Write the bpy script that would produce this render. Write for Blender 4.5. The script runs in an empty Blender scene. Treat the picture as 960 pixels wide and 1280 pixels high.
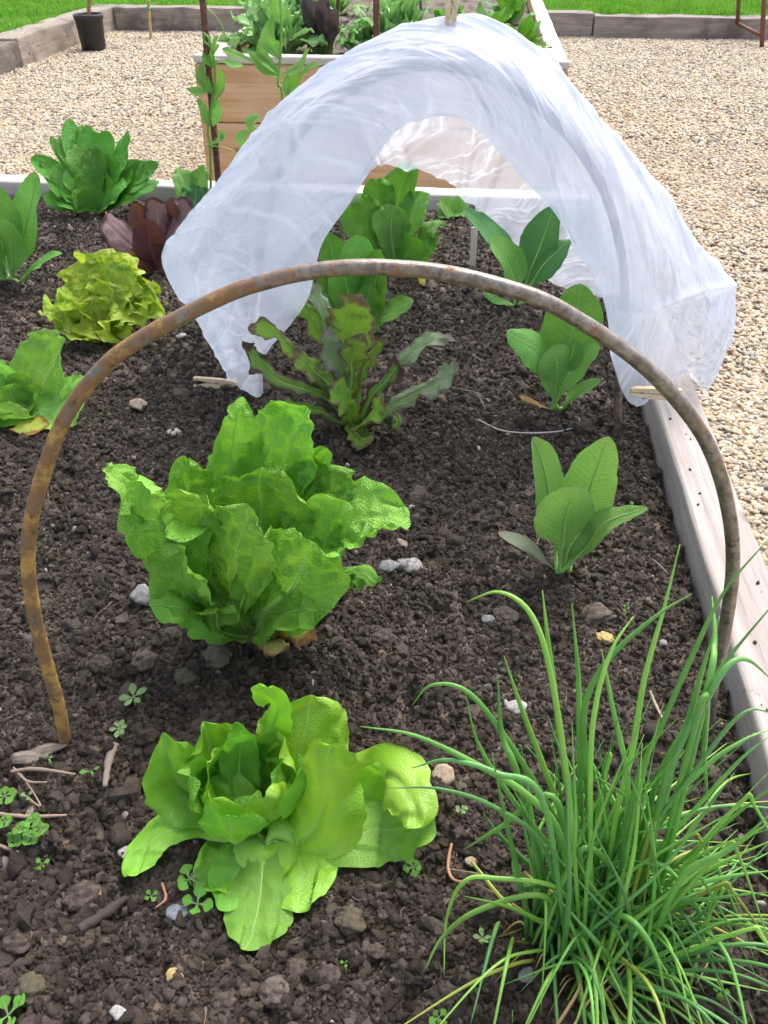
import bpy, bmesh, math, random
import numpy as np
from mathutils import Vector, Matrix, Euler, noise as mnoise

scene = bpy.context.scene
COL = scene.collection
RNG = np.random.default_rng(7)
random.seed(7)
R = math.radians

# ------------------------------------------------------------------ camera
FPX = 1050.0; PITCH = R(36.9); YAW = R(5.9); CAM = np.array([0, 0, .70])
cam_d = bpy.data.cameras.new('camera'); cam = bpy.data.objects.new('camera', cam_d); COL.objects.link(cam)
cam.location = CAM; cam.rotation_euler = (R(90) - PITCH, 0, YAW)
cam_d.sensor_fit = 'VERTICAL'; cam_d.sensor_height = 24.0; cam_d.lens = 24.0 * FPX / 1280
cam_d.clip_start = .02; cam_d.clip_end = 500
cam_d.dof.use_dof = True; cam_d.dof.focus_distance = 1.05; cam_d.dof.aperture_fstop = 20.0
scene.camera = cam
scene.render.resolution_x = 768; scene.render.resolution_y = 1024

# ------------------------------------------------------------------ light
SUN_EL, SUN_AZ = R(56), R(28)      # azimuth from +Y towards +X
world = bpy.data.worlds.new('World'); scene.world = world; world.use_nodes = True
wn = world.node_tree; wn.nodes.clear()
sky = wn.nodes.new('ShaderNodeTexSky'); sky.sky_type = 'NISHITA'; sky.sun_disc = False
sky.sun_elevation = SUN_EL; sky.sun_rotation = SUN_AZ; sky.air_density = 1.0; sky.dust_density = 4.0; sky.ozone_density = 1.0
bg = wn.nodes.new('ShaderNodeBackground'); bg.inputs['Strength'].default_value = .15
hs = wn.nodes.new('ShaderNodeHueSaturation'); hs.inputs['Saturation'].default_value = .62
wo = wn.nodes.new('ShaderNodeOutputWorld')
wn.links.new(sky.outputs[0], hs.inputs['Color']); wn.links.new(hs.outputs[0], bg.inputs[0]); wn.links.new(bg.outputs[0], wo.inputs[0])
sd = bpy.data.lights.new('sun', 'SUN'); sd.energy = 1.15; sd.angle = R(30); sd.color = (1, .965, .91)
sun = bpy.data.objects.new('sun', sd); COL.objects.link(sun)
dirv = Vector((math.sin(SUN_AZ) * math.cos(SUN_EL), math.cos(SUN_AZ) * math.cos(SUN_EL), math.sin(SUN_EL)))
sun.rotation_euler = (-dirv).to_track_quat('-Z', 'Y').to_euler(); sun.location = (0, 0, 6)
vs = scene.view_settings; vs.view_transform = 'Standard'; vs.look = 'None'; vs.gamma = 1; vs.exposure = 1.2
scene.cycles.max_bounces = 8; scene.cycles.transparent_max_bounces = 16

# ------------------------------------------------------------------ where things stand
_f = np.array([-math.sin(YAW) * math.cos(PITCH), math.cos(YAW) * math.cos(PITCH), -math.sin(PITCH)])
_r = np.array([math.cos(YAW), math.sin(YAW), 0]); _u = np.cross(_r, _f)
def ray(x, y): return _f + _r * (x - 480) / FPX - _u * (y - 640) / FPX
def onz(x, y, z=0.0):
    d = ray(x, y); return CAM + d * (z - CAM[2]) / d[2]
def ony(x, y, Y):
    d = ray(x, y); return CAM + d * Y / d[1]
def msize(px, p): return px * float(np.dot(np.array(p) - CAM, _f)) / FPX
def zone(x0, y0, s): return lambda x, y: (x0 + x / s, y0 + y / s)

# ------------------------------------------------------------------ numpy noise
def _hash(ix, iy, iz, seed):
    h = (ix.astype(np.int64) * 374761393 + iy.astype(np.int64) * 668265263 + iz.astype(np.int64) * 2147483647 + seed * 1274126177) & 0xffffffff
    h = ((h ^ (h >> 13)) * 1274126177) & 0xffffffff
    h = ((h ^ (h >> 15)) * 2246822519) & 0xffffffff
    return ((h ^ (h >> 16)) & 0xffff) / 32767.5 - 1.0
def vn(x, y, z=None, seed=0):
    x = np.asarray(x, float); y = np.asarray(y, float)
    if z is None: z = np.zeros_like(x)
    z = np.asarray(z, float) + np.zeros_like(x)
    ix, iy, iz = np.floor(x), np.floor(y), np.floor(z)
    fx, fy, fz = x - ix, y - iy, z - iz
    sx, sy, sz = [q * q * (3 - 2 * q) for q in (fx, fy, fz)]
    ix, iy, iz = ix.astype(np.int64), iy.astype(np.int64), iz.astype(np.int64)
    def c(a, b, d): return _hash(ix + a, iy + b, iz + d, seed)
    x00 = c(0,0,0) * (1 - sx) + c(1,0,0) * sx; x10 = c(0,1,0) * (1 - sx) + c(1,1,0) * sx
    x01 = c(0,0,1) * (1 - sx) + c(1,0,1) * sx; x11 = c(0,1,1) * (1 - sx) + c(1,1,1) * sx
    return (x00 * (1 - sy) + x10 * sy) * (1 - sz) + (x01 * (1 - sy) + x11 * sy) * sz

# ------------------------------------------------------------------ objects
def tag(o, label=None, cat=None, group=None, kind=None):
    if label: o['label'] = label
    if cat: o['category'] = cat
    if group: o['group'] = group
    if kind: o['kind'] = kind
    return o
def empty(name, loc, label=None, cat=None, group=None):
    o = bpy.data.objects.new(name, None); COL.objects.link(o); o.location = tuple(loc); o.empty_display_size = .03
    return tag(o, label, cat, group)
def link(name, me, mat, parent=None, smooth=True):
    if mat is not None and not me.materials: me.materials.append(mat)
    if smooth: me.polygons.foreach_set('use_smooth', [True] * len(me.polygons))
    o = bpy.data.objects.new(name, me); COL.objects.link(o)
    if parent: o.parent = parent
    return o
def mesh_np(name, v, quads, uvs=None):
    """v (N,3), quads (M,k) arrays; uvs: {name:(N,2)} per vertex"""
    me = bpy.data.meshes.new(name); v = np.asarray(v, np.float32); quads = np.asarray(quads, np.int32)
    k = quads.shape[1]
    me.vertices.add(len(v)); me.vertices.foreach_set('co', v.ravel())
    me.loops.add(quads.size); me.loops.foreach_set('vertex_index', quads.ravel())
    me.polygons.add(len(quads)); me.polygons.foreach_set('loop_start', np.arange(0, quads.size, k, dtype=np.int32))
    me.update(calc_edges=True)
    if uvs:
        for n, a in uvs.items():
            l = me.uv_layers.new(name=n); l.data.foreach_set('uv', np.asarray(a, np.float32)[quads.ravel()].ravel())
    return me
def grid_quads(nu, nv):
    i = np.arange(nu * nv).reshape(nu, nv)
    return np.stack([i[:-1, :-1], i[1:, :-1], i[1:, 1:], i[:-1, 1:]], -1).reshape(-1, 4)
def catmull(pts, t):
    pts = np.asarray(pts, float); n = len(pts); t = np.clip(np.asarray(t, float), 0, 1) * (n - 1)
    i = np.minimum(t.astype(int), n - 2); f = (t - i)[:, None]
    p = np.vstack([2 * pts[:1] - pts[1:2], pts, 2 * pts[-1:] - pts[-2:-1]])
    a, b, c, d = p[i], p[i + 1], p[i + 2], p[i + 3]
    return .5 * (2 * b + (c - a) * f + (2 * a - 5 * b + 4 * c - d) * f ** 2 + (3 * b - 3 * c + d - a) * f ** 3)
def tube_mesh(name, pts, rad, seg=8, n=None, flat=1.0, wob=0):
    pts = np.asarray(pts, float)
    if n: pts = catmull(pts, np.linspace(0, 1, n))
    m = len(pts); rad = np.interp(np.linspace(0, 1, m), np.linspace(0, 1, len(np.atleast_1d(rad))), np.atleast_1d(rad)) if np.ndim(rad) else np.full(m, rad)
    T = np.gradient(pts, axis=0); T /= np.linalg.norm(T, axis=1)[:, None] + 1e-9
    N = np.zeros_like(T); ref = np.array([0.3, -1, .2]); 
    for i in range(m):
        a = ref - T[i] * ref.dot(T[i])
        if np.linalg.norm(a) < 1e-3: a = np.array([1, 0, 0.])
        N[i] = a / np.linalg.norm(a); ref = N[i]
    B = np.cross(T, N); a = np.linspace(0, 2 * np.pi, seg, endpoint=False)
    rr = rad[:, None] * (1 + wob * vn(np.arange(m)[:, None] * .7 + 0 * a, np.cos(a)[None] * 1.5 + 0 * rad[:, None], np.sin(a)[None] * 1.5 + 0 * rad[:, None], 3))
    V = pts[:, None] + N[:, None] * (np.cos(a)[None] * rr)[..., None] * flat + B[:, None] * (np.sin(a)[None] * rr)[..., None]
    i = np.arange(m * seg).reshape(m, seg); j = np.roll(i, -1, 1)
    q = np.stack([i[:-1], j[:-1], j[1:], i[1:]], -1).reshape(-1, 4)
    V = V.reshape(-1, 3); nv = len(V); V = np.vstack([V, pts[:1], pts[-1:]])
    c0 = [[i[0, (k + 1) % seg], i[0, k], nv, nv] for k in range(seg)]; c1 = [[i[-1, k], i[-1, (k + 1) % seg], nv + 1, nv + 1] for k in range(seg)]
    faces = [tuple(x) for x in q] + [tuple(x[:3]) for x in c0 + c1]
    me = bpy.data.meshes.new(name); me.from_pydata([tuple(x) for x in V], [], [tuple(int(y) for y in x) for x in faces]); me.update()
    return me
def box_mesh(name, x0, x1, y0, y1, z0, z1, bev=.004, sub=0, rough=0, seed=0):
    bm = bmesh.new(); bmesh.ops.create_cube(bm, size=1)
    for v in bm.verts: v.co = ((x0 + x1) / 2 + v.co.x * (x1 - x0), (y0 + y1) / 2 + v.co.y * (y1 - y0), (z0 + z1) / 2 + v.co.z * (z1 - z0))
    if bev: bmesh.ops.bevel(bm, geom=bm.edges[:], offset=bev, segments=2, affect='EDGES', profile=.6)
    if sub:
        for ax, L in ((0, x1 - x0), (1, y1 - y0), (2, z1 - z0)):
            n = int(L / sub)
            lo = (x0, y0, z0)[ax]
            for k in range(1, n):
                co = [0, 0, 0]; co[ax] = lo + L * k / n; no = [0, 0, 0]; no[ax] = 1
                bmesh.ops.bisect_plane(bm, geom=bm.verts[:] + bm.edges[:] + bm.faces[:], plane_co=co, plane_no=no)
        for v in bm.verts:
            v.co += Vector([mnoise.noise(Vector(v.co) * 14 + Vector((seed * 3.1, k * 9.7, 0))) * rough for k in range(3)])
    me = bpy.data.meshes.new(name); bm.to_mesh(me); bm.free(); return me
def rock_mesh(name, seed, sub=2, flat=.7, rough=.35, fr=1.6, stretch=1.0, ang=.5):
    bm = bmesh.new(); bmesh.ops.create_icosphere(bm, subdivisions=sub, radius=1)
    rs = random.Random(seed)
    pl = [(Vector((rs.gauss(0, 1), rs.gauss(0, 1), rs.gauss(0, 1))).normalized(), rs.uniform(.6, .95)) for _ in range(7)]
    for v in bm.verts:
        n = v.co.normalized(); d = 1.0
        for p, h in pl:
            c = n.dot(p)
            if c > 0: d = min(d, (h / c) * ang + (1 - ang) if h / c < 1 else 1)
        d *= 1 + rough * mnoise.noise(n * fr + Vector((seed * 5.3, 0, 0))) + rough * .4 * mnoise.noise(n * fr * 3 + Vector((0, seed * 5.3, 0)))
        v.co = Vector((n.x * d * stretch, n.y * d, n.z * d * flat))
    me = bpy.data.meshes.new(name); bm.to_mesh(me); bm.free(); return me

# ------------------------------------------------------------------ materials
def newmat(name):
    m = bpy.data.materials.new(name); m.use_nodes = True; nt = m.node_tree; nt.nodes.clear()
    out = nt.nodes.new('ShaderNodeOutputMaterial'); return m, nt, out
class NT:
    def __init__(s, nt): s.nt = nt
    def n(s, t, **k):
        x = s.nt.nodes.new(t)
        for a, b in k.items(): setattr(x, a, b)
        return x
    def set(s, sock, v):
        if isinstance(v, bpy.types.NodeSocket): s.nt.links.new(v, sock)
        elif isinstance(v, (tuple, list)) and len(v) == 3 and sock.type == 'RGBA': sock.default_value = (*v, 1)
        else: sock.default_value = v
    def math(s, op, a, b=0.0, c=0.0, clamp=False):
        x = s.n('ShaderNodeMath', operation=op, use_clamp=clamp)
        for i, v in enumerate((a, b, c)): s.set(x.inputs[i], v)
        return x.outputs[0]
    def mix(s, f, a, b, mode='MIX'):
        x = s.n('ShaderNodeMix', data_type='RGBA', blend_type=mode); s.set(x.inputs[0], f); s.set(x.inputs[6], a); s.set(x.inputs[7], b); return x.outputs[2]
    def noise(s, vec, sc, det=4, rough=.55, dist=0.0):
        x = s.n('ShaderNodeTexNoise'); s.set(x.inputs['Vector'], vec); x.inputs['Scale'].default_value = sc; x.inputs['Detail'].default_value = det
        x.inputs['Roughness'].default_value = rough; x.inputs['Distortion'].default_value = dist; return x.outputs['Fac']
    def ramp(s, f, stops):
        x = s.n('ShaderNodeValToRGB'); s.set(x.inputs[0], f); e = x.color_ramp.elements
        while len(e) < len(stops): e.new(.5)
        for k, (p, c) in enumerate(stops): e[k].position = p; e[k].color = (*c, 1) if not np.isscalar(c) else (c, c, c, 1)
        return x.outputs[0]
    def rng(s, v, a, b, c=0.0, d=1.0):
        x = s.n('ShaderNodeMapRange', interpolation_type='SMOOTHSTEP'); s.set(x.inputs[0], v)
        for i, q in enumerate((a, b, c, d)): s.set(x.inputs[i + 1], q)
        return x.outputs[0]
    def map(s, vec, sc=(1, 1, 1), loc=(0, 0, 0), rot=(0, 0, 0)):
        x = s.n('ShaderNodeMapping'); s.set(x.inputs[0], vec); x.inputs['Scale'].default_value = sc; x.inputs['Location'].default_value = loc; x.inputs['Rotation'].default_value = rot; return x.outputs[0]
    def bump(s, h, st=.5, dist=.001, nrm=None):
        x = s.n('ShaderNodeBump'); s.set(x.inputs['Height'], h); s.set(x.inputs['Strength'], st); x.inputs['Distance'].default_value = dist
        if nrm is not None: s.set(x.inputs['Normal'], nrm)
        return x.outputs[0]
    def bsdf(s, col, rough=.6, spec=.4, metal=0.0, nrm=None):
        x = s.n('ShaderNodeBsdfPrincipled'); s.set(x.inputs['Base Color'], col); s.set(x.inputs['Roughness'], rough); s.set(x.inputs['Specular IOR Level'], spec); s.set(x.inputs['Metallic'], metal)
        if nrm is not None: s.set(x.inputs['Normal'], nrm)
        return x
def obj_coord(T): return T.n('ShaderNodeTexCoord').outputs['Object']
def gen_pos(T): return T.n('ShaderNodeNewGeometry').outputs['Position']

def leaf_material(name, main, light, vein, base=None, edge=None, edge_at=.8, rough=.38, spec=.5, trans=.3, veins=.5, vfreq=5.0, blotch=None, backc=None, bump=.5):
    m, nt, out = newmat(name); T = NT(nt)
    uv = T.n('ShaderNodeUVMap', uv_map='metric').outputs[0]; par = T.n('ShaderNodeUVMap', uv_map='par').outputs[0]
    sx = T.n('ShaderNodeSeparateXYZ'); T.set(sx.inputs[0], uv); px_ = T.n('ShaderNodeSeparateXYZ'); T.set(px_.inputs[0], par)
    ax = T.math('ABSOLUTE', sx.outputs[0]); t = px_.outputs[1]; s_ = T.math('ABSOLUTE', px_.outputs[0])
    pos = obj_coord(T); rnd = T.n('ShaderNodeObjectInfo').outputs['Random']
    wob = T.noise(pos, 22, 3)
    # midrib: thick at the base, thin at the tip
    mw = T.rng(t, 0, .95, .13, .018)
    mid = T.rng(T.math('DIVIDE', ax, mw), .4, 1.0, 1.0, 0.0)
    # side veins run up and out
    ph = T.math('MULTIPLY', T.math('SUBTRACT', sx.outputs[1], T.math('ADD', T.math('MULTIPLY', T.math('POWER', ax, .8), .62), T.math('MULTIPLY', wob, .13))), vfreq)
    saw = T.math('ABSOLUTE', T.math('SUBTRACT', T.math('FRACT', ph), .5))
    lat = T.math('MULTIPLY', T.rng(saw, .0, .075, 1.0, 0.0), T.rng(s_, .55, .95, 1, .25))
    fine = T.n('ShaderNodeTexVoronoi', feature='DISTANCE_TO_EDGE'); T.set(fine.inputs['Vector'], uv); fine.inputs['Scale'].default_value = vfreq * 3.2
    net = T.rng(fine.outputs[0], 0, .09, 1.0, 0.0)
    vm = T.math('MAXIMUM', mid, T.math('MAXIMUM', T.math('MULTIPLY', lat, veins), T.math('MULTIPLY', net, veins * .35)))
    col = T.mix(T.rng(T.noise(pos, 14, 4), .3, .7), main, light)
    if blotch: col = T.mix(T.rng(T.noise(pos, 30, 4, .6), .5, .66), col, blotch)
    col = T.mix(T.math('MULTIPLY', vm, .8), col, vein)
    if edge:
        e = T.math('MAXIMUM', s_, T.rng(t, .72, 1.0, 0, 1)); e = T.math('ADD', e, T.math('MULTIPLY', T.math('SUBTRACT', T.noise(pos, 45, 4), .5), .5))
        col = T.mix(T.rng(e, edge_at - .1, edge_at + .12), col, edge)
    if base: col = T.mix(T.rng(t, .04, .3, .9, 0), col, base)
    if backc: col = T.mix(T.n('ShaderNodeNewGeometry').outputs['Backfacing'], col, backc)
    hsv = T.n('ShaderNodeHueSaturation'); T.set(hsv.inputs['Color'], col); T.set(hsv.inputs['Value'], T.rng(rnd, 0, 1, .86, 1.14)); T.set(hsv.inputs['Hue'], T.rng(rnd, 0, 1, .492, .506)); col = hsv.outputs[0]
    hgt = T.math('ADD', T.math('MULTIPLY', vm, -.9), T.math('MULTIPLY', T.noise(pos, 260, 3), .5)); hgt = T.math('ADD', hgt, T.math('MULTIPLY', T.noise(uv, vfreq * 2.6, 2), .9)); hgt = T.math('ADD', hgt, T.math('MULTIPLY', T.rng(fine.outputs[0], 0, .35), 1.1))
    nrm = T.bump(hgt, bump, .0026)
    b = T.bsdf(col, rough, spec, 0, nrm)
    tr = T.n('ShaderNodeBsdfTranslucent'); T.set(tr.inputs[0], T.mix(.5, col, T.mix(1.0, col, (1.0, 1.0, .35), 'MULTIPLY'))); T.set(tr.inputs['Normal'], nrm)
    mx = T.n('ShaderNodeMixShader'); T.set(mx.inputs[0], trans); T.set(mx.inputs[1], b.outputs[0]); T.set(mx.inputs[2], tr.outputs[0]); T.set(out.inputs[0], mx.outputs[0])
    return m
def grainy(name, c0, c1, sc=40, rough=.85, spec=.3, bs=.6, bd=.002, c2=None, rand=0.0, sc2=200, metal=0.0):
    """two or three colours mottled by noise, fine bump"""
    m, nt, out = newmat(name); T = NT(nt); pos = obj_coord(T)
    col = T.mix(T.rng(T.noise(pos, sc, 5, .6), .35, .65), c0, c1)
    if c2: col = T.mix(T.rng(T.noise(pos, sc * 2.3, 4, .6), .55, .68), col, c2)
    if rand:
        h = T.n('ShaderNodeHueSaturation'); T.set(h.inputs['Color'], col); T.set(h.inputs['Value'], T.rng(T.n('ShaderNodeObjectInfo').outputs['Random'], 0, 1, 1 - rand, 1 + rand)); col = h.outputs[0]
    T.set(out.inputs[0], T.bsdf(col, rough, spec, metal, T.bump(T.noise(pos, sc2, 4, .65), bs, bd)).outputs[0]); return m

def wood_material(name, a, b, dark, axis, grain=1.0, stain=None, rough=.75):
    m, nt, out = newmat(name); T = NT(nt); pos = obj_coord(T)
    sc = [26, 26, 26]; sc[axis] = 1.6
    rnd = T.n('ShaderNodeObjectInfo').outputs['Random']
    cx = T.n('ShaderNodeCombineXYZ'); T.set(cx.inputs[0], T.math('MULTIPLY', rnd, 7)); T.set(cx.inputs[1], T.math('MULTIPLY', rnd, 3)); T.set(cx.inputs[2], rnd)
    va = T.n('ShaderNodeVectorMath', operation='ADD'); T.set(va.inputs[0], pos); T.set(va.inputs[1], cx.outputs[0]); p = va.outputs[0]
    g = T.noise(T.map(p, tuple(sc)), 1.6, 6, .65, .6)
    sc2 = [150, 150, 150]; sc2[axis] = 5
    g2 = T.noise(T.map(p, tuple(sc2)), 1.5, 3, .6)
    col = T.mix(T.rng(g, .3, .7), a, b); col = T.mix(T.math('MULTIPLY', T.rng(g2, .5, .75), .45 * grain), col, dark)
    if stain: col = T.mix(T.rng(T.noise(p, 3.5, 5, .6), .48, .68, 0, .8), col, stain)
    ks_ = [9, 9, 9]; ks_[axis] = 5
    kv = T.n('ShaderNodeTexVoronoi'); T.set(kv.inputs['Vector'], T.map(p, tuple(ks_))); kv.inputs['Scale'].default_value = 1.0
    kd_ = T.math('ADD', kv.outputs['Distance'], T.math('MULTIPLY', T.math('SUBTRACT', g2, .5), .05)); col = T.mix(T.rng(kd_, .06, .13, .75, 0), col, dark); col = T.mix(T.rng(T.noise(p, 55, 5, .7), .62, .72, 0, .45), col, dark)
    h = T.math('ADD', T.math('MULTIPLY', g, .6), T.math('MULTIPLY', g2, .6))
    T.set(out.inputs[0], T.bsdf(col, rough, .25, 0, T.bump(h, .7, .0025)).outputs[0]); return m

M = {}
# fresh lettuce greens
M['romaine'] = leaf_material('romaine_leaf', (.17, .45, .032), (.28, .56, .065), (.40, .66, .2), base=(.48, .64, .28), veins=.5, vfreq=6, trans=.3)
M['pale'] = leaf_material('pale_lettuce_leaf', (.22, .54, .06), (.34, .66, .12), (.42, .68, .2), base=(.40, .60, .2), veins=.5, vfreq=6, trans=.38)
M['butter'] = leaf_material('butterhead_leaf', (.22, .51, .03), (.34, .60, .06), (.42, .68, .15), base=(.38, .60, .15), veins=.30, vfreq=5, trans=.27, rough=.28, bump=.22)
M['butter_pale'] = leaf_material('butterhead_outer_leaf', (.17, .46, .035), (.25, .54, .06), (.33, .56, .14), base=(.38, .60, .15), veins=.5, vfreq=6, trans=.35, rough=.42, bump=.25)
M['heart'] = leaf_material('heart_leaf', (.14, .42, .03), (.24, .54, .05), (.3, .5, .1), veins=.6, vfreq=6, trans=.4)
M['dead'] = leaf_material('withered_leaf', (.42, .24, .09), (.58, .42, .18), (.6, .45, .25), edge=(.30, .16, .06), veins=.4, trans=.2, blotch=(.35, .42, .08), rough=.8, spec=.15)
M['yellowing'] = leaf_material('yellowing_leaf', (.22, .45, .04), (.5, .5, .06), (.6, .6, .25), edge=(.32, .16, .04), edge_at=.75, veins=.3, trans=.3)
M['cauli'] = leaf_material('brassica_leaf', (.12, .38, .04), (.20, .49, .075), (.38, .55, .28), base=(.35, .52, .2), veins=.75, vfreq=4.5, trans=.25, rough=.5)
M['cauli_lt'] = leaf_material('young_brassica_leaf', (.20, .50, .075), (.30, .60, .13), (.48, .66, .36), base=(.40, .56, .24), veins=1.0, vfreq=4.5, trans=.3, rough=.5, edge=(.30, .5, .16), edge_at=.95, bump=.6)
M['cabbage'] = leaf_material('cabbage_leaf', (.05, .22, .05), (.09, .31, .075), (.30, .45, .25), base=(.3, .45, .2), veins=.6, vfreq=5, trans=.2, rough=.4)
M['greyleaf'] = leaf_material('greyish_leaf', (.20, .26, .17), (.28, .34, .24), (.4, .42, .3), edge=(.34, .20, .10), edge_at=.9, veins=.4, trans=.2, rough=.6)
M['spinach'] = leaf_material('spinach_leaf', (.075, .30, .018), (.15, .43, .035), (.15, .38, .07), base=(.2, .4, .1), veins=.5, vfreq=4, trans=.22, rough=.34)
M['frilly'] = leaf_material('lime_frilly_leaf', (.42, .62, .035), (.60, .74, .09), (.66, .74, .22), base=(.3, .5, .1), edge=(.62, .46, .28), edge_at=1.02, veins=.3, trans=.42, blotch=(.26, .46, .03))
M['red'] = leaf_material('dark_red_leaf', (.13, .035, .04), (.21, .085, .075), (.26, .15, .08), base=(.22, .12, .04), veins=.5, trans=.25, blotch=(.17, .075, .02), rough=.45)
M['redgrey'] = leaf_material('purple_grey_leaf', (.20, .11, .125), (.29, .18, .19), (.3, .22, .2), edge=(.09, .035, .04), veins=.4, trans=.2, rough=.55)
M['oak'] = leaf_material('bronze_oak_leaf', (.20, .41, .03), (.32, .54, .05), (.32, .50, .12), base=(.28, .45, .10), edge=(.20, .14, .08), edge_at=.80, veins=.5, trans=.32, blotch=(.14, .20, .045))
M['oakgrey'] = leaf_material('silvery_oak_leaf', (.24, .36, .17), (.36, .46, .26), (.36, .52, .18), edge=(.24, .21, .16), edge_at=.85, veins=.5, trans=.2, rough=.6)
M['oakdark'] = leaf_material('dark_oak_leaf', (.13, .26, .035), (.19, .36, .04), (.25, .4, .1), edge=(.10, .06, .05), edge_at=.6, veins=.5, trans=.25)
M['midgreen'] = leaf_material('green_lettuce_leaf', (.085, .30, .02), (.16, .43, .035), (.27, .52, .12), base=(.3, .52, .15), veins=.55, vfreq=6, trans=.3)
M['pea'] = leaf_material('pea_leaf', (.17, .43, .07), (.27, .55, .14), (.28, .52, .16), veins=.35, trans=.35, rough=.5)
M['kale'] = leaf_material('curly_kale_leaf', (.20, .48, .12), (.36, .64, .24), (.3, .55, .2), veins=.3, trans=.25)
M['mustard'] = leaf_material('purple_mustard_leaf', (.10, .06, .09), (.19, .12, .17), (.16, .26, .08), base=(.14, .32, .04), veins=.5, trans=.25)
M['rib'] = grainy('leaf_rib', (.27, .52, .11), (.36, .60, .18), 20, .5, .4); M['rib_oak'] = grainy('oak_rib', (.24, .42, .10), (.32, .50, .16), 20, .5, .4)
M['weed'] = leaf_material('seedling_leaf', (.13, .38, .035), (.22, .50, .07), (.3, .5, .2), veins=.3, trans=.3)
M['weedgrey'] = leaf_material('pale_seedling_leaf', (.25, .40, .14), (.34, .50, .20), (.4, .55, .3), veins=.3, trans=.25)
# ------------------------------------------------------------------ scattering of uncountable small stuff
def proto_collection(name, meshes, mat):
    c = bpy.data.collections.new(name)
    for i, me in enumerate(meshes):
        me.materials.append(mat); me.polygons.foreach_set('use_smooth', [not (name == 'soil_crumb' and i % 2)] * len(me.polygons))
        o = bpy.data.objects.new(name + '_piece', me); c.objects.link(o)
    return c
def scatter(name, pos, rot, scl, coll, nproto, kind='stuff', label=None):
    n = len(pos); me = bpy.data.meshes.new(name); me.vertices.add(n); me.vertices.foreach_set('co', np.asarray(pos, np.float32).ravel())
    a = me.attributes.new('rot', 'FLOAT_VECTOR', 'POINT'); a.data.foreach_set('vector', np.asarray(rot, np.float32).ravel())
    a = me.attributes.new('scl', 'FLOAT_VECTOR', 'POINT'); a.data.foreach_set('vector', np.asarray(scl, np.float32).ravel())
    a = me.attributes.new('pid', 'INT', 'POINT'); a.data.foreach_set('value', RNG.integers(0, nproto, n).astype(np.int32))
    o = bpy.data.objects.new(name, me); COL.objects.link(o)
    g = bpy.data.node_groups.new(name + '_nodes', 'GeometryNodeTree'); T = g.nodes
    g.interface.new_socket('Geometry', in_out='INPUT', socket_type='NodeSocketGeometry'); g.interface.new_socket('Geometry', in_out='OUTPUT', socket_type='NodeSocketGeometry')
    gi, go = T.new('NodeGroupInput'), T.new('NodeGroupOutput'); ip = T.new('GeometryNodeInstanceOnPoints'); ci = T.new('GeometryNodeCollectionInfo')
    ci.inputs['Collection'].default_value = coll; ci.inputs['Separate Children'].default_value = True; ci.inputs['Reset Children'].default_value = True
    def att(nm, ty):
        x = T.new('GeometryNodeInputNamedAttribute'); x.data_type = ty; x.inputs['Name'].default_value = nm; return x.outputs['Attribute']
    e2r = T.new('FunctionNodeEulerToRotation'); L = g.links.new
    L(gi.outputs[0], ip.inputs['Points']); L(ci.outputs[0], ip.inputs['Instance']); ip.inputs['Pick Instance'].default_value = True
    L(att('pid', 'INT'), ip.inputs['Instance Index']); L(att('rot', 'FLOAT_VECTOR'), e2r.inputs[0]); L(e2r.outputs[0], ip.inputs['Rotation']); L(att('scl', 'FLOAT_VECTOR'), ip.inputs['Scale'])
    L(ip.outputs[0], go.inputs[0])
    md = o.modifiers.new('scatter', 'NODES'); md.node_group = g
    tag(o, label, kind=kind); return o

# ------------------------------------------------------------------ ground: gravel yard, lawn
GZ = -.35; LZ = -.21
gm, nt, out = newmat('gravel_ground'); T = NT(nt); pos = gen_pos(T)
vo = T.n('ShaderNodeTexVoronoi'); T.set(vo.inputs['Vector'], pos); vo.inputs['Scale'].default_value = 75
sep = T.n('ShaderNodeSeparateColor'); T.set(sep.inputs[0], vo.outputs['Color'])
GRAVEL = [(0, (0.27, 0.219, 0.168)), (0.1, (0.414, 0.35, 0.277)), (0.25, (0.576, 0.446, 0.286)), (0.42, (0.666, 0.551, 0.386)), (0.57, (0.72, 0.621, 0.47)), (0.72, (0.576, 0.376, 0.193)), (0.84, (0.756, 0.691, 0.58)), (0.94, (0.45, 0.411, 0.361)), (1, (0.288, 0.263, 0.235))]
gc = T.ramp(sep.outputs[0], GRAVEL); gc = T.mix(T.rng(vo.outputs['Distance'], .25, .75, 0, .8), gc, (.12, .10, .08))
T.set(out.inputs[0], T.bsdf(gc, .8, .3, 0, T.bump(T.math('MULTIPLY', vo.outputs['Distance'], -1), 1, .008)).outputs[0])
def quads_obj(name, rects, z, mat):
    v = []; q = []
    for x0, x1, y0, y1 in rects:
        k = len(v); v += [(x0, y0, z), (x1, y0, z), (x1, y1, z), (x0, y1, z)]; q.append((k, k + 1, k + 2, k + 3))
    o = link(name, mesh_np(name, v, q), mat, smooth=False); tag(o, kind='structure'); return o
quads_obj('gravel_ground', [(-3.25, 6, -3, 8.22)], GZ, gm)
lm, nt, out = newmat('lawn_ground'); T = NT(nt); pos = gen_pos(T)
lc = T.mix(T.rng(T.noise(pos, 1.2, 5), .35, .65), (.07, .20, .015), (.11, .29, .025)); lc = T.mix(T.rng(T.noise(pos, 9, 4), .5, .75, 0, .6), lc, (.09, .075, .045))
T.set(out.inputs[0], T.bsdf(lc, .9, .2, 0, T.bump(T.noise(pos, 70, 4), 1, .03)).outputs[0])
quads_obj('lawn', [(-60, 60, 8.22, 90), (-60, -3.25, -60, 8.22), (6, 60, -60, 8.22), (-3.25, 6, -60, -3)], LZ, lm)

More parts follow.
